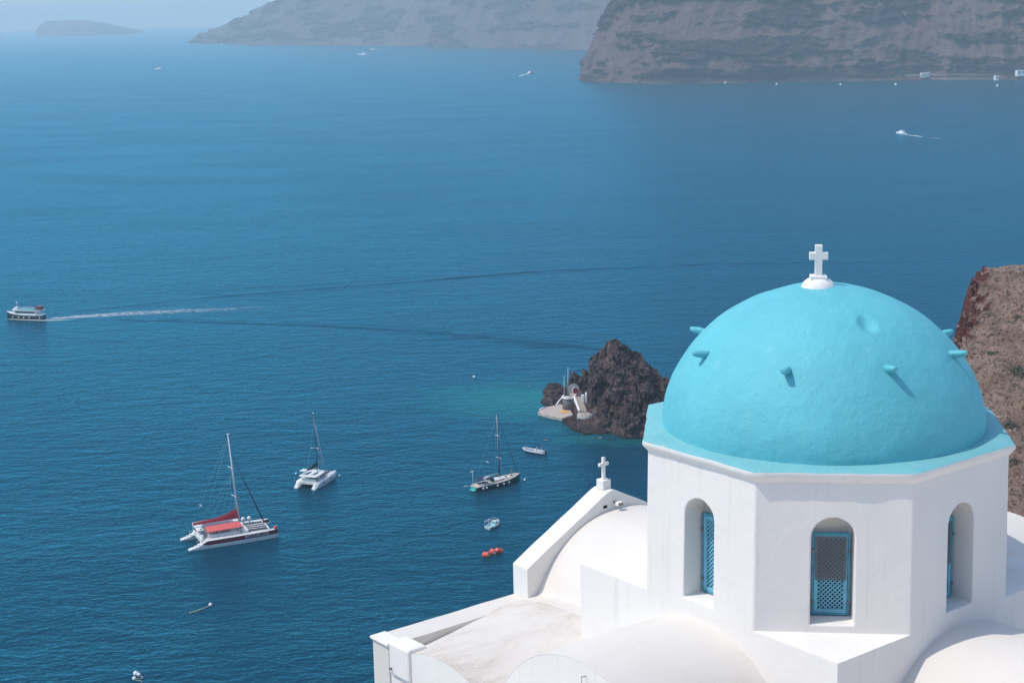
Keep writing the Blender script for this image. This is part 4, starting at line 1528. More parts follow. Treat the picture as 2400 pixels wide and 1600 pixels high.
def build_white_catamaran():
    c = Vector((-56.4, 437.6, 0))
    rz = R(68.9)
    t = thing('catamaran', 'white cruising catamaran with dark mast and dark sail bag', 'catamaran', c, rz)
    for sy in (-1, 1):
        st = [(-6.9, 0.60, 0.5, 0.45, -0.1), (-6.2, 0.72, 0.55, 0.6, -0.4), (-5.4, 0.78, 0.6, 0.95, -0.5), (-4.7, 0.85, 0.62, 1.7, -0.6), (0, 0.92, 0.64, 1.8, -0.6), (4, 0.8, 0.45, 1.9, -0.5), (6.2, 0.5, 0.16, 1.98, -0.3), (6.8, 0.22, 0.04, 2.0, -0.1)]
        MB().loft(hull_rings(13.7, st, sy * 2.75)).build('hull', M_HULLW, t)
        for x in (-2.3, 2.2):
            MB().box((x, sy * 3.63, 1.05), (0.95, 0.12, 0.3)).build('port_window', M_GLASS, t, 0.03)
    MB().prism([(-5.0, -2.8), (2.5, -2.8), (2.5, 2.8), (-5.0, 2.8)], 0.95, 1.78).build('bridge_deck', M_DECK, t, 0.05)
    MB().box((4.0, 0, 1.62), (3.4, 4.0, 0.05)).build('trampoline', M_NET, t)
    MB().tube([(5.7, -2.7, 1.9), (5.7, 2.7, 1.9)], 0.12, 8).build('forward_beam', M_ALU, t)
    # cabin and roofs
    cab = MB()
    cab.loft([[(-2.4, y, 1.75), (-2.4, y * 0.95, 3.0), (2.0, y * 0.75, 2.95), (3.0, y * 0.6, 1.75)] for y in (-2.5, 0, 2.5)], True, True, False)
    cab.build('cabin', M_HULLW, t, 0.12)
    for sy in (-1, 1):
        MB().loft([[(x, sy * (2.53 - 0.11 * (x + 2)), 2.15), (x, sy * (2.50 - 0.13 * (x + 2)), 2.72), (x, sy * (2.44 - 0.13 * (x + 2)), 2.72), (x, sy * (2.47 - 0.11 * (x + 2)), 2.15)] for x in (-2.2, -0.4, 1.6)], True, True, False).build('cabin_window', M_GLASS, t)
    rf = MB()
    rings = []
    for x, w, z in ((-5.2, 2.3, 3.25), (-4.8, 2.75, 3.3), (-2, 2.8, 3.36), (0.6, 2.5, 3.3), (2.1, 1.9, 3.15)):
        rings.append([(x, -w, z - 0.1), (x, w, z - 0.1), (x, w * 0.9, z + 0.06), (x, -w * 0.9, z + 0.06)])
    rf.loft(rings, True, True, False)
    rf.build('cockpit_roof', M_HULLW, t)
    for y in (-1.2, 1.0):
        MB().box((-2.2, y, 3.44), (2.4, 0.9, 0.03)).build('roof_hatch', M_GLASS, t)
    MB().box((-3.4, 1.9, 4.5), (2.2, 1.7, 0.08)).build('helm_bimini', M_HULLW, t, 0.03)
    for x, y in ((-4.3, 1.3), (-2.5, 1.3), (-4.3, 2.6), (-2.5, 2.6)):
        MB().tube([(x, y, 3.3), (x, y, 4.5)], 0.035, 5).build('bimini_post', M_GREY, t)
    MB().box((-4.2, 0, 2.1), (0.6, 4.4, 0.6)).build('cockpit_bench', M_DECK, t, 0.06)
    MB().box((-3.3, -0.8, 2.2), (1.2, 1.6, 0.7)).build('cockpit_table', M_NAVY, t, 0.04)
    for sy in (-1, 1):
        for i in range(3):
            MB().box((-6.3 + 0.55 * i, sy * 2.75, 0.65 + 0.35 * i), (0.4, 1.0, 0.05)).build('stern_step', M_DECK, t)
    mb0, mt0 = Vector((1.1, 0, 3.2)), Vector((0.35, 0, 20.2))
    ml = lambda f: mb0.lerp(mt0, f)
    mo = MB().tube([ml(0), ml(0.6), ml(1)], [0.16, 0.14, 0.09], 8).build('mast', M_DMAST, t)
    sp = MB()
    p = ml(0.40)
    for sy in (-1, 1):
        sp.tube([p, p + Vector((-0.8, sy * 1.25, 0.1))], [0.09, 0.06], 6)
    sp.build('spreader', M_HULLW, mo)
    MB().ball(tuple(ml(1) + Vector((-0.1, 0, 0.1))), 0.2, 8).build('masthead', M_HULLW, mo)
    MB().tube([(1.0, 0, 4.7), (-4.6, 0, 4.9)], 0.12, 8).build('boom', M_DMAST, t)
    cv = MB()
    cv.loft([[(x, -0.2, z0), (x, 0.2, z0), (x, 0.14, z0 + h), (x, -0.14, z0 + h)] for x, z0, h in ((0.9, 4.75, 1.35), (-0.5, 4.8, 0.95), (-2.5, 4.85, 0.6), (-4.6, 4.9, 0.5))], True, True, False)
    cv.build('sail_bag', M_BLACK, t)
    MB().tube([ml(0.88), (5.7, 0, 2.0)], [0.05, 0.11], 8).build('furled_jib', M_ALU, t)
    rg = MB()
    for sy in (-1, 1):
        q = p + Vector((-0.8, sy * 1.25, 0.1))
        stay(rg, ml(0.9), q, 0.018)
        stay(rg, q, (-0.4, sy * 3.0, 1.8), 0.018)
        stay(rg, (4.0, sy * 2.6, 2.0), tuple(ml(0.25)), 0.015)
    rg.build('rigging', M_WIRE, t)['kind'] = 'stuff'
    MB().tube([(-6.4, 3.1, 0.9), (-6.6, 3.2, 3.2)], 0.03, 5).build('flag_staff', M_GREY, t)
    bpy.context.view_layer.update()
    Mw = t.matrix_world
    for x, y, z, po, ma, lab in ((3.6, 1.6, 1.9, 'stand', 'red', 'person in red standing on the foredeck of the white catamaran'), (3.2, -2.4, 1.9, 'sit', 'red', 'person in red sitting on the side deck of the white catamaran'),
                                 (-0.2, 1.1, 3.4, 'sit', 'skin', 'sunbather sitting on the cabin roof of the white catamaran')):
        person(Mw @ Vector((x, y, z)), rz, po, ma, lab)


build_white_catamaran()


def build_yacht():
    a, b2 = Vector((-11.5, 426.3, 0)), Vector((1.3, 436.4, 0))
    c = (a + b2) / 2
    d = b2 - a
    rz = math.atan2(d.y, d.x)
    t = thing('sailing_yacht', 'dark green hulled sailing yacht with pale deck and white round fenders', 'yacht', c, rz)
    st = [(-8.2, 1.35, 0.95, 1.15, -0.05), (-7.4, 1.65, 1.3, 1.25, -0.4), (-4, 2.05, 1.75, 1.3, -0.7), (0, 2.25, 1.9, 1.35, -0.8), (3.5, 1.9, 1.45, 1.5, -0.8), (6, 1.15, 0.65, 1.7, -0.6), (7.6, 0.42, 0.1, 1.85, -0.2), (8.1, 0.1, 0.03, 1.9, 0.0)]
    MB().loft(hull_rings(16.2, st)).build('hull', M_GREEN, t)
    dk = [(x, bd - 0.1, zd) for x, bd, bw, zd, zk in st]
    m = MB()
    m.loft([[(x, -w, z + 0.02), (x, w, z + 0.02), (x, w, z + 0.08), (x, -w, z + 0.08)] for x, w, z in dk], True, True, False)
    m.build('deck', M_TEAK, t)
    for sy in (-1, 1):
        MB().tube([(x, sy * bd, zd + 0.06) for x, bd, bw, zd, zk in st], 0.07, 5).build('toe_rail', M_HULLW, t)
    MB().box((-8.25, 0, 0.75), (0.12, 2.2, 0.8)).build('transom', M_MINT, t, 0.04)
    MB().loft([[(-8.2, y, 0.2), (-8.9, y * 0.9, 0.15), (-8.9, y * 0.9, 0.3), (-8.2, y, 0.5)] for y in (-1.1, 1.1)], True, True, False).build('swim_platform', M_MINT, t)
    cab = MB()
    cab.loft([[(x, -w, 1.35), (x, w, 1.35), (x, w * 0.82, 1.35 + h), (x, -w * 0.82, 1.35 + h)] for x, w, h in ((-2.6, 1.35, 0.65), (0, 1.4, 0.62), (2.6, 1.1, 0.5), (4.6, 0.6, 0.3))], True, True, False)
    cab.build('coachroof', M_DECK, t, 0.08)
    for sy in (-1, 1):
        for x in (-2.0, -0.9, 0.2, 1.3):
            MB().box((x, sy * (1.32 - 0.03 * abs(x)), 1.72), (0.6, 0.1, 0.2)).build('cabin_window', M_GLASS, t)
    for x, y in ((3.2, 0), (5.2, 0)):
        MB().box((x, y, 1.95 if x < 4 else 1.85), (0.6, 0.6, 0.06)).build('deck_hatch', M_GLASS, t)
    MB().box((-5.0, 0, 1.45), (4.0, 2.2, 0.35)).build('cockpit_coaming', M_DECK, t, 0.08)
    MB().box((-5.2, 0, 1.65), (3.4, 1.5, 0.06)).build('cockpit_well', M_NAVY, t)
    # spray hood
    sh = MB()
    sh.loft([[(-2.6 - 1.5 * f, 1.35 * math.cos(a_), 2.0 + (0.9 - 0.5 * f * f) * math.sin(a_)) for a_ in np.linspace(0, PI, 9)] for f in (-0.55, 0, 0.4)], False, False)
    sh.build('spray_hood', M_NAVY, t)
    bm_ = MB()
    bm_.loft([[(x, 1.4 * math.cos(a_), 2.9 + 0.35 * math.sin(a_)) for a_ in np.linspace(0.1, PI - 0.1, 8)] for x in (-6.6, -5.4, -4.3)], False, False)
    bm_.build('bimini', M_NAVY, t)
    MB().box((-4.6, -1.2, 3.35), (2.2, 0.9, 0.06), 0, Matrix.Rotation(R(-14), 3, 'Y')).build('solar_panel', M_GREY, t)
    for x in (-6.6, -4.3):
        for sy in (-1, 1):
            MB().tube([(x, sy * 1.38, 1.5), (x, sy * 1.38, 2.95)], 0.03, 5).build('bimini_post', M_GREY, t)
    mb0, mt0 = Vector((1.1, 0, 1.9)), Vector((0.6, 0, 20.2))
    ml = lambda f: mb0.lerp(mt0, f)
    mo = MB().tube([ml(0), ml(0.6), ml(1)], [0.15, 0.13, 0.09], 8).build('mast', M_DMAST, t)
    MB().tube([ml(0.02) + Vector((-0.13, 0.1, 0)), ml(0.99) + Vector((-0.08, 0.08, 0))], 0.05, 6).build('mast_track', M_ALU, mo)
    sprs = []
    for f, w in ((0.32, 1.15), (0.67, 0.9)):
        p = ml(f)
        sp = MB()
        for sy in (-1, 1):
            sp.tube([p, p + Vector((-0.15, sy * w, 0.05))], [0.08, 0.06], 6)
            sprs.append(p + Vector((-0.15, sy * w, 0.05)))
        sp.build('spreader', M_HULLW, mo)
    MB().tube([(1.0, 0, 3.3), (-4.6, 0, 3.2)], 0.11, 8).build('boom', M_ALU, t)
    MB().tube([(0.9, 0, 3.0), (0.75, 0, 5.0), (0.9, 0, 5.6)], [0.22, 0.16, 0.03], 8).build('furled_mainsail', M_NAVY, t)
    MB().tube([ml(0.985), (7.5, 0, 2.0)], [0.05, 0.10], 8).build('furled_jib', M_NAVY, t)
    rg = MB()
    stay(rg, ml(1), (-8.0, 0, 1.4), 0.015)
    for i, sy in ((0, -1), (1, 1)):
        stay(rg, (0.5, sy * 2.1, 1.4), sprs[i], 0.015)
        stay(rg, sprs[i], sprs[i + 2], 0.015)
        stay(rg, sprs[i + 2], ml(0.98), 0.015)
    for sy in (-1, 1):
        for x, bd, bw, zd, zk in st[1:-1]:
            stay(rg, (x, sy * (bd - 0.06), zd), (x, sy * (bd - 0.06), zd + 0.7), 0.02)
        rg.tube([(x, sy * (bd - 0.06), zd + 0.68) for x, bd, bw, zd, zk in st[1:]], 0.012, 4)
    rg.build('rigging', M_WIRE, t)['kind'] = 'stuff'
    MB().tube([(-7.4, 1.2, 1.3), (-7.5, 1.25, 5.0)], 0.05, 6).build('wind_generator_pole', M_HULLW, t)
    wg = MB()
    hub = Vector((-7.5, 1.25, 5.1))
    wg.ball(tuple(hub), 0.16, 8)
    for k in range(3):
        a_ = 2 * PI * k / 3 + 0.4
        wg.tube([hub + Vector((0.15, 0, 0)), hub + Vector((0.15, 0.75 * math.cos(a_), 0.75 * math.sin(a_)))], [0.07, 0.03], 5)
    wg.tube([hub, hub + Vector((-0.7, 0, 0.05))], [0.08, 0.12], 5)
    wg.build('wind_generator', M_HULLW, t)
    MB().tube([(-8.2, 0.5, 1.3), (-10.6, 1.4, 1.5)], 0.05, 6).build('passerelle', M_HULLW, t)
    for x in (-6.3, -5.2, -1.6, 0.6, 2.6):
        w = float(np.interp(x, [s[0] for s in st], [s[1] for s in st]))
        MB().ball((x, -w - 0.22, 0.75), 0.27, 10, (1, 1, 1.1)).build('fender', M_HULLW, t)
    bpy.context.view_layer.update()
    Mw = t.matrix_world
    for x, y, z, po, ma, lab in ((5.5, 0.4, 1.75, 'stand', 'skin', 'person in swimwear standing on the foredeck of the green yacht'), (-6.6, 0.5, 1.5, 'stand', 'red', 'person in red standing in the stern of the green yacht'),
                                 (-4.4, -1.35, 1.5, 'sit', 'white', 'person in white sitting on the side deck of the green yacht')):
        person(Mw @ Vector((x, y, z)), rz + 1, po, ma, lab)


build_yacht()


def build_rib():
    a, b2 = Vector((9.4, 461.6, 0)), Vector((2.5, 466.4, 0))
    c = (a + b2) / 2
    d = b2 - a
    rz = math.atan2(d.y, d.x)
    t = thing('inflatable_boat', 'grey inflatable motor boat with black outboard between yacht and islet', 'boat', c, rz)
    for sy in (-1, 1):
        MB().tube([(-4.1, sy * 0.95, 0.5), (-3.6, sy * 1.05, 0.5), (0, sy * 1.1, 0.52), (2.2, sy * 1.0, 0.62), (3.4, sy * 0.6, 0.8), (4.0, sy * 0.12, 0.95)], [0.14, 0.3, 0.31, 0.3, 0.28, 0.22], 10).build('tube', M_RUB, t)
    MB().loft([[(x, -w, 0.3), (x, w, 0.3), (x, 0.02, zk)] for x, w, zk in ((-3.4, 0.95, -0.2), (0, 0.98, -0.3), (2.4, 0.8, -0.2), (3.6, 0.2, 0.2))], True, True, False).build('hull', M_HULLW, t)
    MB().box((-0.2, 0, 0.36), (5.8, 1.5, 0.06)).build('floor', M_GREY, t)
    MB().box((-0.6, 0, 0.85), (0.7, 0.7, 0.95)).build('console', M_HULLW, t, 0.06)
    MB().box((-0.3, 0, 1.45), (0.06, 0.7, 0.4), 0, Matrix.Rotation(R(-20), 3, 'Y')).build('windscreen', M_GLASS, t)
    MB().box((-1.6, 0, 0.65), (0.7, 1.0, 0.55)).build('seat', M_DECK, t, 0.06)
    MB().box((1.6, 0.2, 0.55), (1.6, 0.9, 0.3)).build('blue_cushion', M_BLUEC, t, 0.06)
    MB().box((-2.7, 0, 0.62), (0.5, 1.3, 0.5)).build('stern_seat', M_HULLW, t, 0.06)
    MB().tube([(-3.1, -0.85, 0.7), (-2.9, -0.8, 1.9), (-2.9, 0.8, 1.9), (-3.1, 0.85, 0.7)], 0.05, 6).build('roll_bar', M_GREY, t)
    MB().tube([(-2.9, 0, 1.9), (-2.9, 0, 2.7)], 0.025, 5).build('flag_staff', M_GREY, t)
    MB().box((-3.1, 0, 2.5), (0.4, 0.02, 0.3)).build('flag', M_COVER, t)
    ob = MB()
    ob.box((-4.1, 0, 0.85), (0.55, 0.5, 0.6))
    ob.build('outboard_motor', M_BLACK, t, 0.1)
    MB().box((-4.15, 0, 0.2), (0.25, 0.2, 0.8)).build('outboard_leg', M_BLACK, t, 0.04)
    bpy.context.view_layer.update()
    person(t.matrix_world @ Vector((-0.95, 0.1, 0.4)), rz - PI / 2, 'stand', 'white', 'person in white standing behind the console of the inflatable boat')


build_rib()


def build_fishing_boat():
    rz = R(57)
    t = thing('fishing_boat', 'small pale aqua fishing boat with open rail frame at the stern', 'boat', (-5.9, 394.9, 0), rz)
    st = [(-2.7, 0.95, 0.7, 0.55, -0.1), (-1.5, 1.12, 0.85, 0.56, -0.3), (0, 1.15, 0.85, 0.62, -0.35), (1.4, 0.85, 0.5, 0.78, -0.3), (2.4, 0.35, 0.1, 0.98, -0.1), (2.7, 0.08, 0.02, 1.05, 0.2)]
    m = MB()
    rings = []
    for x, bd, bw, zd, zk in st:
        prof = [(bd - 0.12, 0.18 if x < 1 else zd - 0.1), (bd - 0.1, zd), (bd, zd), (bd * 0.7 + bw * 0.3, zd * 0.5), (bw, 0), (bw * 0.5, zk * 0.7), (0.02, zk)]
        rings.append([(x, y, z) for y, z in prof] + [(x, -y, z) for y, z in reversed(prof)])
    m.loft(rings, True, True, False)
    m.build('hull', M_HULLW, t)
    for sy in (-1, 1):
        MB().tube([(x, sy * (bd + 0.02), zd - 0.12) for x, bd, bw, zd, zk in st], 0.045, 5).build('rubbing_strake', M_BLACK, t)
        for x in (-1.2, -0.2, 0.8, 1.6):
            w = float(np.interp(x, [s[0] for s in st], [s[1] for s in st]))
            MB().tube([(x, sy * (w + 0.1), 0.15), (x, sy * (w + 0.1), 0.55)], 0.1, 7).build('fender', M_HULLW, t)
    MB().box((-0.9, 0, 0.24), (3.2, 1.9, 0.06)).build('floor', M_AQUA, t)
    MB().box((-2.66, 0, 0.5), (0.1, 1.8, 0.35)).build('transom_board', M_HULLW, t, 0.02)
    for sy in (-1, 1):
        MB().box((-1.2, sy * 0.93, 0.42), (2.6, 0.12, 0.3)).build('side_bench', M_AQUA, t)
    MB().box((0.8, 0, 0.85), (0.9, 1.1, 0.8)).build('wheelhouse', M_AQUA, t, 0.05)
    MB().box((0.75, 0, 1.28), (1.1, 1.3, 0.06)).build('wheelhouse_roof', simple('pale_cream_paint', (0.62, 0.64, 0.52), 0.6), t)
    MB().prism([(1.3, -0.7), (2.4, -0.22), (2.4, 0.22), (1.3, 0.7)], 0.86, 0.92).build('foredeck', M_AQUA, t)
    MB().tube([(1.9, -0.5, 1.0), (2.5, 0, 1.35), (1.9, 0.5, 1.0)], 0.03, 5).build('bow_rail', M_GREY, t)
    fr = MB()
    for sy in (-1, 1):
        for x in (-2.5, -0.6):
            fr.tube([(x, sy * 0.95, 0.55), (x, sy * 0.95, 2.0)], 0.03, 5)
        fr.tube([(-2.5, sy * 0.95, 2.0), (0.9, sy * 0.95, 2.05)], 0.03, 5)
        fr.tube([(-2.5, sy * 0.95, 1.5), (-0.6, sy * 0.95, 1.5)], 0.025, 5)
    for x in (-2.5, -1.5, -0.6, 0.9):
        fr.tube([(x, -0.95, 2.0), (x, 0.95, 2.0)], 0.03, 5)
    fr.build('awning_frame', M_HULLW, t)


build_fishing_boat()


def barrel_buoy(x, y, rz, tilt, label):
    t = thing('mooring_buoy', label, 'buoy', (x, y, 0), rz, 'red barrel buoys near the gable')
    o = MB()
    prof = [(0.05, -0.86), (0.62, -0.86), (0.72, -0.76), (0.72, -0.3), (0.69, -0.26), (0.69, 0.26), (0.72, 0.3), (0.72, 0.76), (0.62, 0.86), (0.05, 0.86)]
    o.lathe((0, 0, 0), prof, 22)
    b_ = o.build('drum', M_REDBUOY, t)
    b_.rotation_euler = (R(90 - tilt), 0, 0)
    b_.location = (0, 0, 0.35)
    d = MB().lathe((0, 0, 0.865), [(0.36, 0.0), (0.36, 0.03), (0.24, 0.035), (0.22, 0.0)], 18).build('end_ring', M_HULLW, t)
    d.rotation_euler = b_.rotation_euler
    d.location = b_.location


barrel_buoy(-7.4, 371.9, R(62), 6, 'red barrel buoy floating on its own, left of the touching pair')
barrel_buoy(-5.75, 373.9, R(28), 4, 'red barrel buoy showing its round end, middle of the three')
barrel_buoy(-4.35, 374.5, R(-60), 20, 'tilted red barrel buoy, rightmost of the three')


def ball_buoy(x, y, r, label, group, stalk=False):
    t = thing('mooring_buoy', label, 'buoy', (x, y, 0), 0, group)
    MB().ball((0, 0, r * 0.55), r, 12).build('float', M_HULLW, t)
    MB().tube([(0, 0, r * 1.4), (0, 0, r * 1.75)], r * 0.16, 6).build('ring', M_GREY, t)
    return t


def rope(pts, label, r=0.06):
    m = MB()
    m.tube(pts, r, 5)
    return tag(m.build('rope', simple('pale_rope', (0.50, 0.44, 0.34), 0.9)), label, 'rope')


ball_buoy(-69.3, 342.6, 0.45, 'white mooring buoy with a double rope trailing to its left', 'white mooring buoys')
rope([(-69.4, 342.5, 0.1), (-71.0, 340.6, 0.06), (-72.4, 339.1, 0.06), (-73.1, 338.9, 0.05), (-73.3, 338.3, 0.04), (-72.6, 338.6, 0.06), (-71.2, 340.1, 0.06), (-69.6, 341.9, 0.1)], 'pale floating mooring rope looped from a white buoy')
ball_buoy(-77.6, 304.7, 0.55, 'largest white mooring buoy of the cluster at the lower left', 'white mooring buoys')
ball_buoy(-76.9, 304.3, 0.42, 'white mooring buoy touching the largest one of the lower left cluster', 'white mooring buoys')
ball_buoy(-77.4, 302.4, 0.42, 'lowest white mooring buoy of the lower left cluster', 'white mooring buoys')
rope([(-76.9, 304.1, 0.1), (-76.2, 303.7, 0.06), (-75.8, 303.0, 0.06), (-76.2, 302.5, 0.05), (-77.0, 302.7, 0.06), (-77.4, 302.3, 0.1), (-76.6, 301.7, 0.06), (-75.9, 301.6, 0.06), (-75.5, 300.8, 0.06)], 'pale rope tangled between the white buoys at the lower left')
ball_buoy(2.7, 435.2, 0.36, 'white mooring buoy just ahead of the green yacht', 'white mooring buoys')
ball_buoy(-50.4, 443.4, 0.32, 'white mooring buoy just ahead of the white catamaran', 'white mooring buoys')
ball_buoy(-14.0, 566.0, 0.5, 'small white buoy in open water left of the islet', 'white mooring buoys')
for i, (x, y) in enumerate(((369, 2733), (441.5, 2650), (533.7, 2590), (612.4, 2551), (740.7, 2446))):
    ball_buoy(x, y, 1.9, ['first', 'second', 'third', 'fourth', 'fifth'][i] + ' from left of the white buoys along the far cliff', 'white buoys off the far cliff')


# tour boat with its wake
def build_tour_boat():
    rz = R(163.8)
    t = thing('tour_boat', 'dark hulled passenger tour boat with white deckhouse trailing a foam wake', 'tour boat', (-216.4, 703.6, 0), rz)
    st = [(-9.2, 1.9, 1.6, 1.9, -0.3), (-6, 2.3, 2.0, 1.9, -0.6), (0, 2.4, 2.1, 1.95, -0.7), (4, 2.1, 1.5, 2.1, -0.6), (7, 1.2, 0.5, 2.4, -0.4), (8.6, 0.4, 0.08, 2.7, 0.0), (9.4, 0.06, 0.02, 2.85, 0.6)]
    MB().loft(hull_rings(18.4, st)).build('hull', simple('black_green_hull', (0.01, 0.025, 0.03), 0.25), t)
    m = MB()
    m.loft([[(x, -bd - 0.02, zd), (x, bd + 0.02, zd), (x, bd + 0.02, zd + 0.3), (x, -bd - 0.02, zd + 0.3)] for x, bd, bw, zd, zk in st], True, True, False)
    m.build('bulwark', M_HULLW, t)
    MB().prism([(-6.4, -2.0), (4.2, -1.9), (5.6, -1.0), (5.6, 1.0), (4.2, 1.9), (-6.4, 2.0)], 2.2, 3.9).build('deckhouse', M_HULLW, t, 0.06)
    for sy in (-1, 1):
        for k in range(9):
            MB().box((-5.6 + 1.12 * k, sy * 2.0, 3.2), (0.95, 0.1, 0.75)).build('window', M_GLASS, t)
        for x, w in ((-8.4, 2.05), (-3.4, 2.42), (-0.6, 2.44), (2.0, 2.36), (5.4, 1.8)):
            MB().ball((x, sy * (w + 0.15), 0.95), 0.33, 8).build('fender', M_HULLW, t)
    for y in (-0.7, 0.7):
        MB().box((5.62, y, 3.3), (0.1, 0.9, 0.7)).build('windscreen', M_GLASS, t)
    MB().prism([(-8.8, -2.15), (4.9, -2.05), (6.2, -1.0), (6.2, 1.0), (4.9, 2.05), (-8.8, 2.15)], 3.92, 4.12).build('upper_deck', M_HULLW, t)
    MB().box((4.2, 0, 4.65), (1.6, 2.4, 1.0)).build('wheelhouse', M_HULLW, t, 0.15)
    for k in range(7):
        MB().box((-5.4 + 1.2 * k, 0, 4.45), (0.35, 3.3, 0.6)).build('seat_row', M_AQUA, t)
    rl = MB()
    for sy in (-1, 1):
        rl.tube([(-8.6, sy * 2.1, 5.0), (3.2, sy * 2.0, 5.0)], 0.03, 5)
        for k in range(8):
            rl.tube([(-8.6 + 1.7 * k, sy * 2.1, 4.1), (-8.6 + 1.7 * k, sy * 2.1, 5.0)], 0.025, 5)
    rl.build('railing', M_HULLW, t)['kind'] = 'stuff'
    for k in range(3):
        MB().box((-7.4, 0, 4.6 + 0.55 * k), (2.6, 3.4, 0.34)).build('red_life_raft', M_MAROON, t, 0.05)
    for x, y in ((-8.2, 1.9), (-8.2, -1.9), (-6.4, 1.9), (-6.4, -1.9)):
        MB().tube([(x, y, 2.2), (x, y, 3.95)], 0.06, 5).build('deck_post', M_HULLW, t)
    MB().tube([(4.0, 0, 5.1), (4.0, 0, 7.0)], 0.06, 6).build('radar_mast', M_HULLW, t)
    MB().ball((4.0, 0, 7.2), 0.42, 10, (1, 1, 0.7)).build('radome', M_HULLW, t)
    MB().loft([[(x, -w, 2.42), (x, w, 2.42), (x, w * 0.8, 2.42 + h), (x, -w * 0.8, 2.42 + h)] for x, w, h in ((5.7, 1.2, 0.5), (7.6, 0.6, 0.35))], True, True, False).build('fore_trunk', M_DECK, t)
    bpy.context.view_layer.update()
    person(t.matrix_world @ Vector((2.9, 0.8, 4.13)), rz, 'stand', 'red', 'person in red standing behind the wheelhouse of the tour boat')
    person(t.matrix_world @ Vector((-2.4, -0.9, 4.13)), rz, 'stand', 'red', 'person in red standing among the seats of the tour boat')


build_tour_boat()


def mat_foam(name, thr, scale, alpha):
    m, nt, b = new_mat(name)
    v = coords(nt, 'Object', (0.5, 1, 1))
    f = tnoise(nt, v, scale, 6, 0.7, 0.6)
    tc = nt.nodes.new('ShaderNodeTexCoord')
    sx = nt.nodes.new('ShaderNodeSeparateXYZ')
    nt.links.new(tc.outputs['UV'], sx.inputs[0])
    # u: along the wake (0 at the boat), v: across
    along = mrange(nt, sx.outputs[0], 0.0, 1.0, 1.0, 0.0, False)
    cross_ = mrange(nt, math_n(nt, 'ABSOLUTE', math_n(nt, 'SUBTRACT', sx.outputs[1], 0.5)), 0.12, 0.5, 1.0, 0.0)
    k = math_n(nt, 'ADD', f, math_n(nt, 'MULTIPLY', math_n(nt, 'ADD', along, cross_), 0.17))
    al = mrange(nt, k, thr, thr + 0.12, 0.0, alpha)
    al = math_n(nt, 'MULTIPLY', al, math_n(nt, 'MULTIPLY', cross_, mrange(nt, along, 0.0, 0.35, 0, 1)))
    b.inputs['Base Color'].default_value = (0.72, 0.76, 0.78, 1)
    b.inputs['Roughness'].default_value = 0.9
    nt.links.new(al, b.inputs['Alpha'])
    return m


def ribbon(name, path, widths, mat, z=0.03, nseg=60, ridge=0.0, label_kind='stuff'):
    pts = [Vector((*p, 0)) for p in path]
    cum = [0]
    for i in range(len(pts) - 1):
        cum.append(cum[-1] + (pts[i + 1] - pts[i]).length)
    vs, fs, uv = [], [], []
    nc = 9 if ridge else 2
    for j in range(nseg + 1):
        s = cum[-1] * j / nseg
        p = Vector((np.interp(s, cum, [q.x for q in pts]), np.interp(s, cum, [q.y for q in pts]), 0))
        s2 = min(s + 0.5, cum[-1])
        s1 = max(s2 - 1.0, 0)
        d = Vector((np.interp(s2, cum, [q.x for q in pts]) - np.interp(s1, cum, [q.x for q in pts]), np.interp(s2, cum, [q.y for q in pts]) - np.interp(s1, cum, [q.y for q in pts]), 0)).normalized()
        nrm = Vector((-d.y, d.x, 0))
        w = np.interp(s / cum[-1], np.linspace(0, 1, len(widths)), widths)
        fade = math.sin(PI * min(1, max(0, s / cum[-1]))) ** 0.5 if ridge else 1
        for c_ in range(nc):
            t_ = c_ / (nc - 1)
            zz = z
            if ridge:
                wob = 0.65 + 0.7 * mn.noise((s * 0.06, t_ * 1.5, 3.3))
                zz = 0.004 + ridge * fade * wob * (math.sin(PI * t_) ** 2) - (0.01 if c_ in (0, nc - 1) else 0)
            q = p + nrm * (t_ - 0.5) * w
            vs.append((q.x, q.y, zz))
            uv.append((s / cum[-1], t_))
    for j in range(nseg):
        for c_ in range(nc - 1):
            a = j * nc + c_
            fs.append((a, a + 1, a + nc + 1, a + nc))
    me = bpy.data.meshes.new(name)
    me.from_pydata(vs, [], fs)
    lay = me.uv_layers.new(name='UVMap')
    for lp in me.loops:
        lay.data[lp.index].uv = uv[lp.vertex_index]
    me.polygons.foreach_set('use_smooth', [True] * len(fs))
    me.update()
    bm_ = bmesh.new()
    bm_.from_mesh(me)
    bmesh.ops.recalc_face_normals(bm_, faces=bm_.faces)
    if sum(f.normal.z for f in bm_.faces) < 0:
        bmesh.ops.reverse_faces(bm_, faces=bm_.faces)
    bm_.to_mesh(me)
    bm_.free()
    return kind(obj(name, me, mat), label_kind)


M_FOAM = mat_foam('wake_foam', 0.72, 0.8, 0.5)
M_FOAM2 = mat_foam('bow_foam', 0.45, 0.6, 0.95)
ribbon('wake_foam', [(-207.5, 701.2), (-190, 706.0), (-173, 710.0), (-150, 713.5), (-120, 716.5), (-95, 719)], [6, 15, 19, 19, 16, 12], M_FOAM, 0.05, 80)
ribbon('bow_foam', [(-224.0, 703.2), (-216, 700.3), (-207, 697.8), (-198, 697.5), (-190, 699)], [1.2, 1.6, 1.8, 1.5, 1.0], M_FOAM2, 0.06, 30)
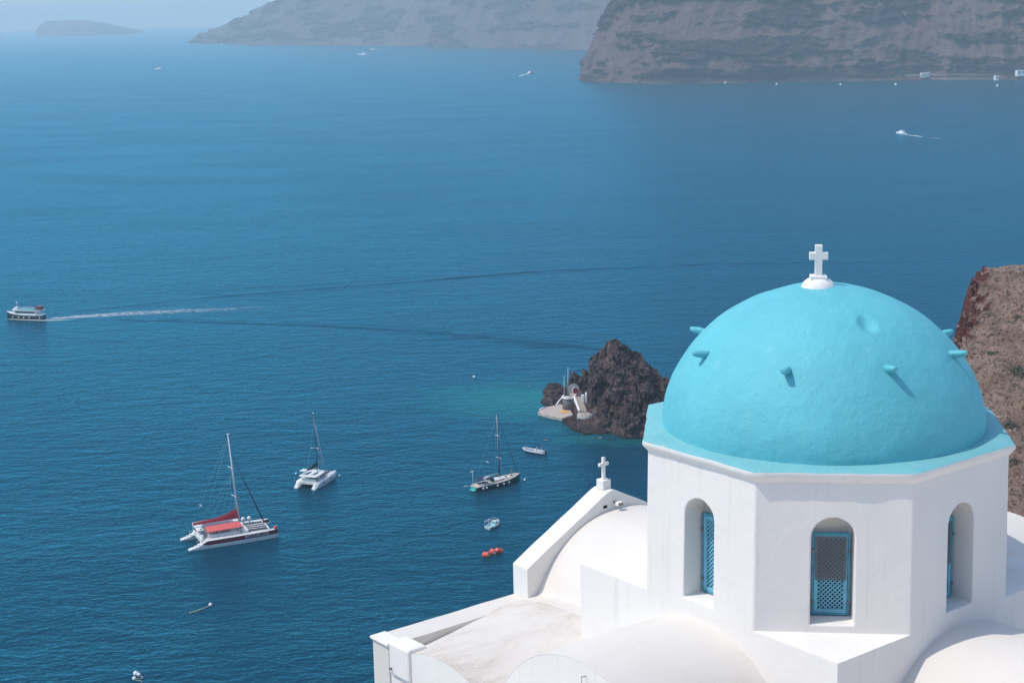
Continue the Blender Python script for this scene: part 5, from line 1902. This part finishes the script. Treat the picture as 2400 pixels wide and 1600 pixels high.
# wave crests of the wake: long low ridges on the water
WUP = [(-201, 716), (-177.4, 729.5), (-141, 748), (-62, 775), (22.5, 805), (110, 813), (238, 806)]
ribbon('wake_crest', WUP, [1.2, 2.0, 2.6, 2.6, 2.2], M_SEA, 0, 220, 0.42)
ribbon('wake_crest', [(x + 3, y - 6.5) for x, y in WUP[1:]], [0.8, 1.3, 1.6, 1.6, 1.2], M_SEA, 0, 180, 0.13)
path0 = [(-186, 698.5), (-129, 683), (-91, 673), (-53, 658), (0, 626), (23, 608)]
s_ = np.linspace(0, 1, len(path0))
for k in range(15):
    t0 = 0.05 + 0.062 * k
    ax, ay = float(np.interp(t0, s_, [p[0] for p in path0])), float(np.interp(t0, s_, [p[1] for p in path0]))
    ln = 16 + 34 * t0
    ribbon('wake_crest', [(ax - 0.25 * ln, ay + 1.5 + 2 * t0), (ax + 0.2 * ln, ay), (ax + 0.75 * ln, ay - 4 - 7 * t0)], [0.7, 1.7, 1.0], M_SEA, 0, 40, 0.26)
    if k % 2:
        ribbon('wake_crest', [(ax - 0.1 * ln, ay + 5.5 + 6 * t0), (ax + 0.3 * ln, ay + 4 + 4 * t0), (ax + 0.7 * ln, ay - 0.5)], [0.6, 1.3, 0.8], M_SEA, 0, 40, 0.12)
for k in range(4):
    ribbon('wake_crest', [(-150 + 22 * k, 764 + 4 * k), (-120 + 22 * k, 775 + 4 * k), (-92 + 22 * k, 781 + 4 * k)], [0.8, 1.6, 0.8], M_SEA, 0, 40, 0.12)


# far motor boats
def far_boat(x, y, rz, L, label, wake=None, sail=False):
    t = thing('motor_boat', label, 'boat', (x, y, 0), rz, 'small white boats in the distance')
    st = [(-L / 2, L * 0.14, L * 0.12, L * 0.10, -0.3), (0, L * 0.16, L * 0.12, L * 0.11, -0.4), (L * 0.3, L * 0.10, L * 0.05, L * 0.13, -0.3), (L / 2, 0.05, 0.02, L * 0.15, 0.0)]
    MB().loft(hull_rings(L, st)).build('hull', M_HULLW, t)
    MB().loft([[(xx, -w, L * 0.10), (xx, w, L * 0.10), (xx, w * 0.85, L * 0.10 + h), (xx, -w * 0.85, L * 0.10 + h)] for xx, w, h in ((-L * 0.3, L * 0.11, L * 0.13), (L * 0.05, L * 0.11, L * 0.14), (L * 0.22, L * 0.08, L * 0.03))], True, True, False).build('cabin', M_HULLW, t)
    MB().box((L * 0.12, 0, L * 0.18), (L * 0.12, L * 0.17, L * 0.04)).build('windscreen', M_GLASS, t)
    MB().box((-L * 0.12, 0, L * 0.27), (L * 0.3, L * 0.2, L * 0.02)).build('hardtop', M_HULLW, t)
    if sail:
        MB().tube([(0, 0, L * 0.1), (-L * 0.03, 0, L * 1.3)], L * 0.012, 6).build('mast', M_ALU, t)
    return t


far_boat(-881, 4128, R(175), 22, 'white motor boat alone on the open water at the far left')
far_boat(-1314, 7572, R(80), 26, 'white sailing boat by the low tip of the far headland', sail=True)
far_boat(-446, 5095, R(170), 30, 'white motor boat below the far headland, nearer of the two there')
far_boat(-464, 5757, R(20), 30, 'white motor boat under the far headland, farther of the two there')
far_boat(52, 3345, R(50), 20, 'white motor boat speeding past the tip of the headland with a short wake')
ribbon('wake_foam', [(45, 3335), (38, 3300), (22, 3215)], [5, 9, 9], M_FOAM2, 0.05, 30)
far_boat(391, 1602, R(115), 15, 'white speedboat with a long thin wake on the right')
ribbon('wake_foam', [(394, 1596), (402, 1572), (412.7, 1541.8), (425, 1528)], [2.5, 5, 5, 4], M_FOAM2, 0.05, 40)
ribbon('wake_crest', [(400, 1570), (425, 1527), (450, 1505), (480, 1484)], [4, 8, 8, 6], M_SEA, 0, 40, 1.0)
far_boat(804, 2654, R(10), 12, 'white boat close to the shore below the far houses')

# far shore buildings and terraces on the right
def far_house(x, y, z, w, d, h, label, win=3):
    t = thing('house', label, 'house', (x - 3, y - 12, z), R(10), 'white houses on the far shore')
    MB().box((0, 0, h / 2 - 2), (w, d, h + 4)).build('wall', M_WHITE, t)
    MB().box((0, 0, h + 0.25), (w + 0.6, d + 0.6, 0.5)).build('roof', M_WHITE, t)
    for k in range(win):
        MB().box((-w / 2 + w * (k + 0.5) / win, -d / 2 - 0.03, h * 0.5), (w / win * 0.4, 0.1, h * 0.45)).build('window', M_GLASS, t)


far_house(843, 2652, 9.5, 22, 8, 5, 'wide white house at the right edge of the far shore')
far_house(812, 2678, 25, 10, 7, 4, 'small white house above the terraces of the far shore')
far_house(800, 2650, 1, 6, 6, 6, 'small white boathouse at the water of the far shore')
far_house(696, 2697, 9, 15, 5, 3, 'low white building on the shore track below the cliff')
M_TERR = simple('pale_terrace_wall', (0.27, 0.23, 0.21), 0.95, 0, 0.2, 0.1)
for k, (xa, ya, xb, yb, z) in enumerate(((660, 2700, 800, 2664, 8.5), (720, 2694, 850, 2655, 14), (745, 2690, 855, 2656, 20), (760, 2692, 860, 2660, 26), (700, 2684, 780, 2656, 2.5))):
    m = MB()
    ya, yb = ya - 12, yb - 12
    m.tube([(xa, ya, z), ((xa + xb) / 2, (ya + yb) / 2 + 2, z + 0.6), (xb, yb, z)], 0.8, 5)
    tag(m.build('terrace_wall', M_TERR), ['lowest long', 'second', 'third', 'topmost', 'waterside'][k] + ' pale terrace wall on the far shore', 'wall', 'terrace walls on the far shore')


# gulls over the water and a dark bird farther up
def bird(loc, rz, roll, span, mat, label):
    t = thing('bird', label, 'bird', loc, rz)
    MB().loft([[(x, w * math.cos(a_), 0.9 * w * math.sin(a_)) for a_ in np.linspace(0, 2 * PI, 9)[:-1]] for x, w in ((-0.32 * span, 0.012 * span), (-0.16 * span, 0.05 * span), (0.0, 0.075 * span), (0.13 * span, 0.05 * span), (0.19 * span, 0.04 * span), (0.25 * span, 0.008 * span))]).build('body', mat, t)
    for sy in (-1, 1):
        vs = []
        for f, ch, zz, sw in ((0.02, 0.14, 0.02, 0.0), (0.22, 0.13, 0.10, 0.03), (0.5, 0.03, 0.06, -0.14)):
            vs += [((sw + ch / 2) * span, sy * f * span, zz * span), ((sw - ch / 2) * span, sy * f * span, zz * span),
                   ((sw - ch / 2) * span, sy * f * span, (zz - 0.012) * span), ((sw + ch / 2) * span, sy * f * span, (zz - 0.012) * span)]
        MB().loft([vs[0:4], vs[4:8], vs[8:12]], True, True, False).build('wing', mat, t)
    t.rotation_euler = (roll, 0, rz)
    return t


bird((-7.1, 400, 15.7), R(60), R(20), 1.4, M_HULLW, 'white gull gliding above the stern of the green yacht')
bird((-81.0, 396, 7.0), R(35), R(15), 1.4, M_HULLW, 'white gull gliding behind the mast of the maroon catamaran')
bird((-58.0, 409, 11.2), R(170), R(-10), 1.3, M_HULLW, 'white gull gliding beside the stern of the white catamaran')
bird((34.92, 150, 120.03), R(80), R(60), 0.45, M_BLACK, 'small dark bird flying over the open sea at the upper right')

# scrub on the spur at the right
M_SCRUB = simple('dry_scrub', (0.17, 0.135, 0.10), 0.95, 0, 0.4, 6)
M_SCRUBG = simple('grey_green_scrub', (0.115, 0.118, 0.085), 0.95, 0, 0.35, 6)
random.seed(11)


def shrub_mesh(seed):
    rnd = random.Random(seed)
    vs, fs = [], []
    for k in range(260):
        a_, u = rnd.uniform(0, 2 * PI), rnd.random()
        r = 0.5 + 0.5 * rnd.random() ** 0.5
        lob = 0.8 + 0.3 * math.sin(3 * a_ + seed)
        p = Vector((math.cos(a_) * math.sqrt(1 - u * u) * r * lob, math.sin(a_) * math.sqrt(1 - u * u) * r * lob, 0.62 * u * r))
        d1 = Vector((rnd.gauss(0, 1), rnd.gauss(0, 1), rnd.gauss(0, 1))).normalized() * 0.11
        d2 = d1.cross(Vector((rnd.gauss(0, 1), rnd.gauss(0, 1), rnd.gauss(0, 1)))).normalized() * 0.07
        o = len(vs)
        vs += [p - d1, p + d2, p + d1, p - d2]
        fs.append((o, o + 1, o + 2, o + 3))
    me = bpy.data.meshes.new('shrub')
    me.from_pydata(vs, [], fs)
    return me


SHM = [shrub_mesh(i) for i in range(4)]
shr = [(84.6, 262, 1.9, 'rounded grey-green shrub on the spur nearest the foot of the dome stub'), (92.2, 281, 1.5, 'dark shrub near the middle of the dry spur'), (93.6, 279.5, 1.3, 'small dark shrub beside another in the middle of the spur'),
       (90.8, 283, 1.2, 'small shrub at the start of the foot track'), (78.6, 246, 1.6, 'wide low shrub on the lower dry slope'), (76.5, 237, 1.5, 'shrub at the right edge of the lower slope'), (82.5, 270, 1.0, 'small shrub below the red rock face')]
for i, (x, y, s_, lab) in enumerate(shr):
    z = float(hill_height(np.array([x]), np.array([y]))[0])
    t = thing('shrub', lab, 'shrub', (x, y, z - 0.1), 0.7 * i, 'shrubs on the dry spur')
    f = obj('foliage', SHM[i % 4], None, t)
    if not SHM[i % 4].materials:
        SHM[i % 4].materials.append(M_SCRUBG if i % 2 == 0 else M_SCRUB)
    f.scale = (s_, s_, s_)
    MB().tube([(0, 0, -0.3), (0.05, 0, 0.2 * s_), (0.1, 0.05, 0.45 * s_)], [0.08, 0.06, 0.03], 6).build('stem', M_SCRUB, t)


def scatter(name, n, seed, fn, mat):
    rnd = random.Random(seed)
    vs, fs = [], []
    for _ in range(n):
        y = rnd.uniform(205, 306)
        x = rnd.uniform(0.205, 0.36) * y
        fn(rnd, x, y, vs, fs)
    me = bpy.data.meshes.new(name)
    me.from_pydata(vs, [], fs)
    return kind(obj(name, me, mat), 'stuff')


def one_rock(rnd, x, y, vs, fs):
    z = float(hill_height(np.array([x]), np.array([y]))[0])
    r = rnd.uniform(0.10, 0.32) * (2.2 if rnd.random() < 0.05 else 1)
    o = len(vs)
    for k in range(5):
        a_ = 2 * PI * k / 5 + rnd.random()
        rr = r * rnd.uniform(0.7, 1.2)
        vs.append((x + rr * math.cos(a_), y + rr * math.sin(a_), z - 0.1))
    for k in range(5):
        a_ = 2 * PI * k / 5 + rnd.random()
        rr = r * rnd.uniform(0.4, 0.8)
        vs.append((x + rr * math.cos(a_), y + rr * math.sin(a_), z + r * rnd.uniform(0.4, 0.9)))
    fs.extend([(o + k, o + (k + 1) % 5, o + 5 + (k + 1) % 5, o + 5 + k) for k in range(5)] + [tuple(o + 5 + k for k in range(5))])


def one_tuft(rnd, x, y, vs, fs):
    z = float(hill_height(np.array([x]), np.array([y]))[0])
    s_ = rnd.uniform(0.15, 0.42)
    for k in range(8):
        a_ = rnd.uniform(0, 2 * PI)
        d = Vector((math.cos(a_), math.sin(a_), 0))
        p = Vector((x, y, z)) + d * rnd.uniform(0, 0.5) * s_
        side = Vector((-d.y, d.x, 0)) * 0.18 * s_
        o = len(vs)
        vs.extend([p - side, p + side, p + side * 0.4 + d * 0.4 * s_ + Vector((0, 0, s_ * rnd.uniform(0.5, 1.0))), p - side + d * 0.3 * s_ + Vector((0, 0, s_ * 0.6))])
        fs.append((o, o + 1, o + 2, o + 3))


scatter('loose_stones', 2600, 3, one_rock, simple('loose_stone', (0.27, 0.20, 0.165), 0.95, 0, 0.4, 1.5))
scatter('dry_tufts', 3600, 5, one_tuft, M_SCRUB)
# foot track
tp = [(101, 283), (95.5, 277), (92.6, 276), (91.5, 279), (92.4, 283.5)]
m = MB()
vs, fs = [], []
for j, f in enumerate(np.linspace(0, 1, 40)):
    s = np.linspace(0, 1, len(tp))
    x, y = float(np.interp(f, s, [p[0] for p in tp])), float(np.interp(f, s, [p[1] for p in tp]))
    for w in (-0.3, 0.3):
        z = float(hill_height(np.array([x]), np.array([y + w]))[0])
        vs.append((x, y + w, z + 0.12))
for j in range(39):
    fs.append((2 * j, 2 * j + 2, 2 * j + 3, 2 * j + 1))
m.add(vs, fs, True)
kind(m.build('foot_track', simple('pale_dust', (0.44, 0.36, 0.29), 1.0)), 'structure')
# ------------------------------------------------------------------ haze
hz = MB().box((0, 2000, 170), (60000, 60000, 350))
hm = bpy.data.materials.new('haze')
hm.use_nodes = True
hnt = hm.node_tree
for n_ in list(hnt.nodes):
    hnt.nodes.remove(n_)
ho = hnt.nodes.new('ShaderNodeOutputMaterial')
hv = hnt.nodes.new('ShaderNodeVolumePrincipled')
hv.inputs['Color'].default_value = (*HAZE_COLOR, 1)
hv.inputs['Density'].default_value = HAZE_DENSITY
hv.inputs['Anisotropy'].default_value = 0.0
hnt.links.new(hv.outputs[0], ho.inputs['Volume'])
kind(hz.build('haze', hm), 'stuff')
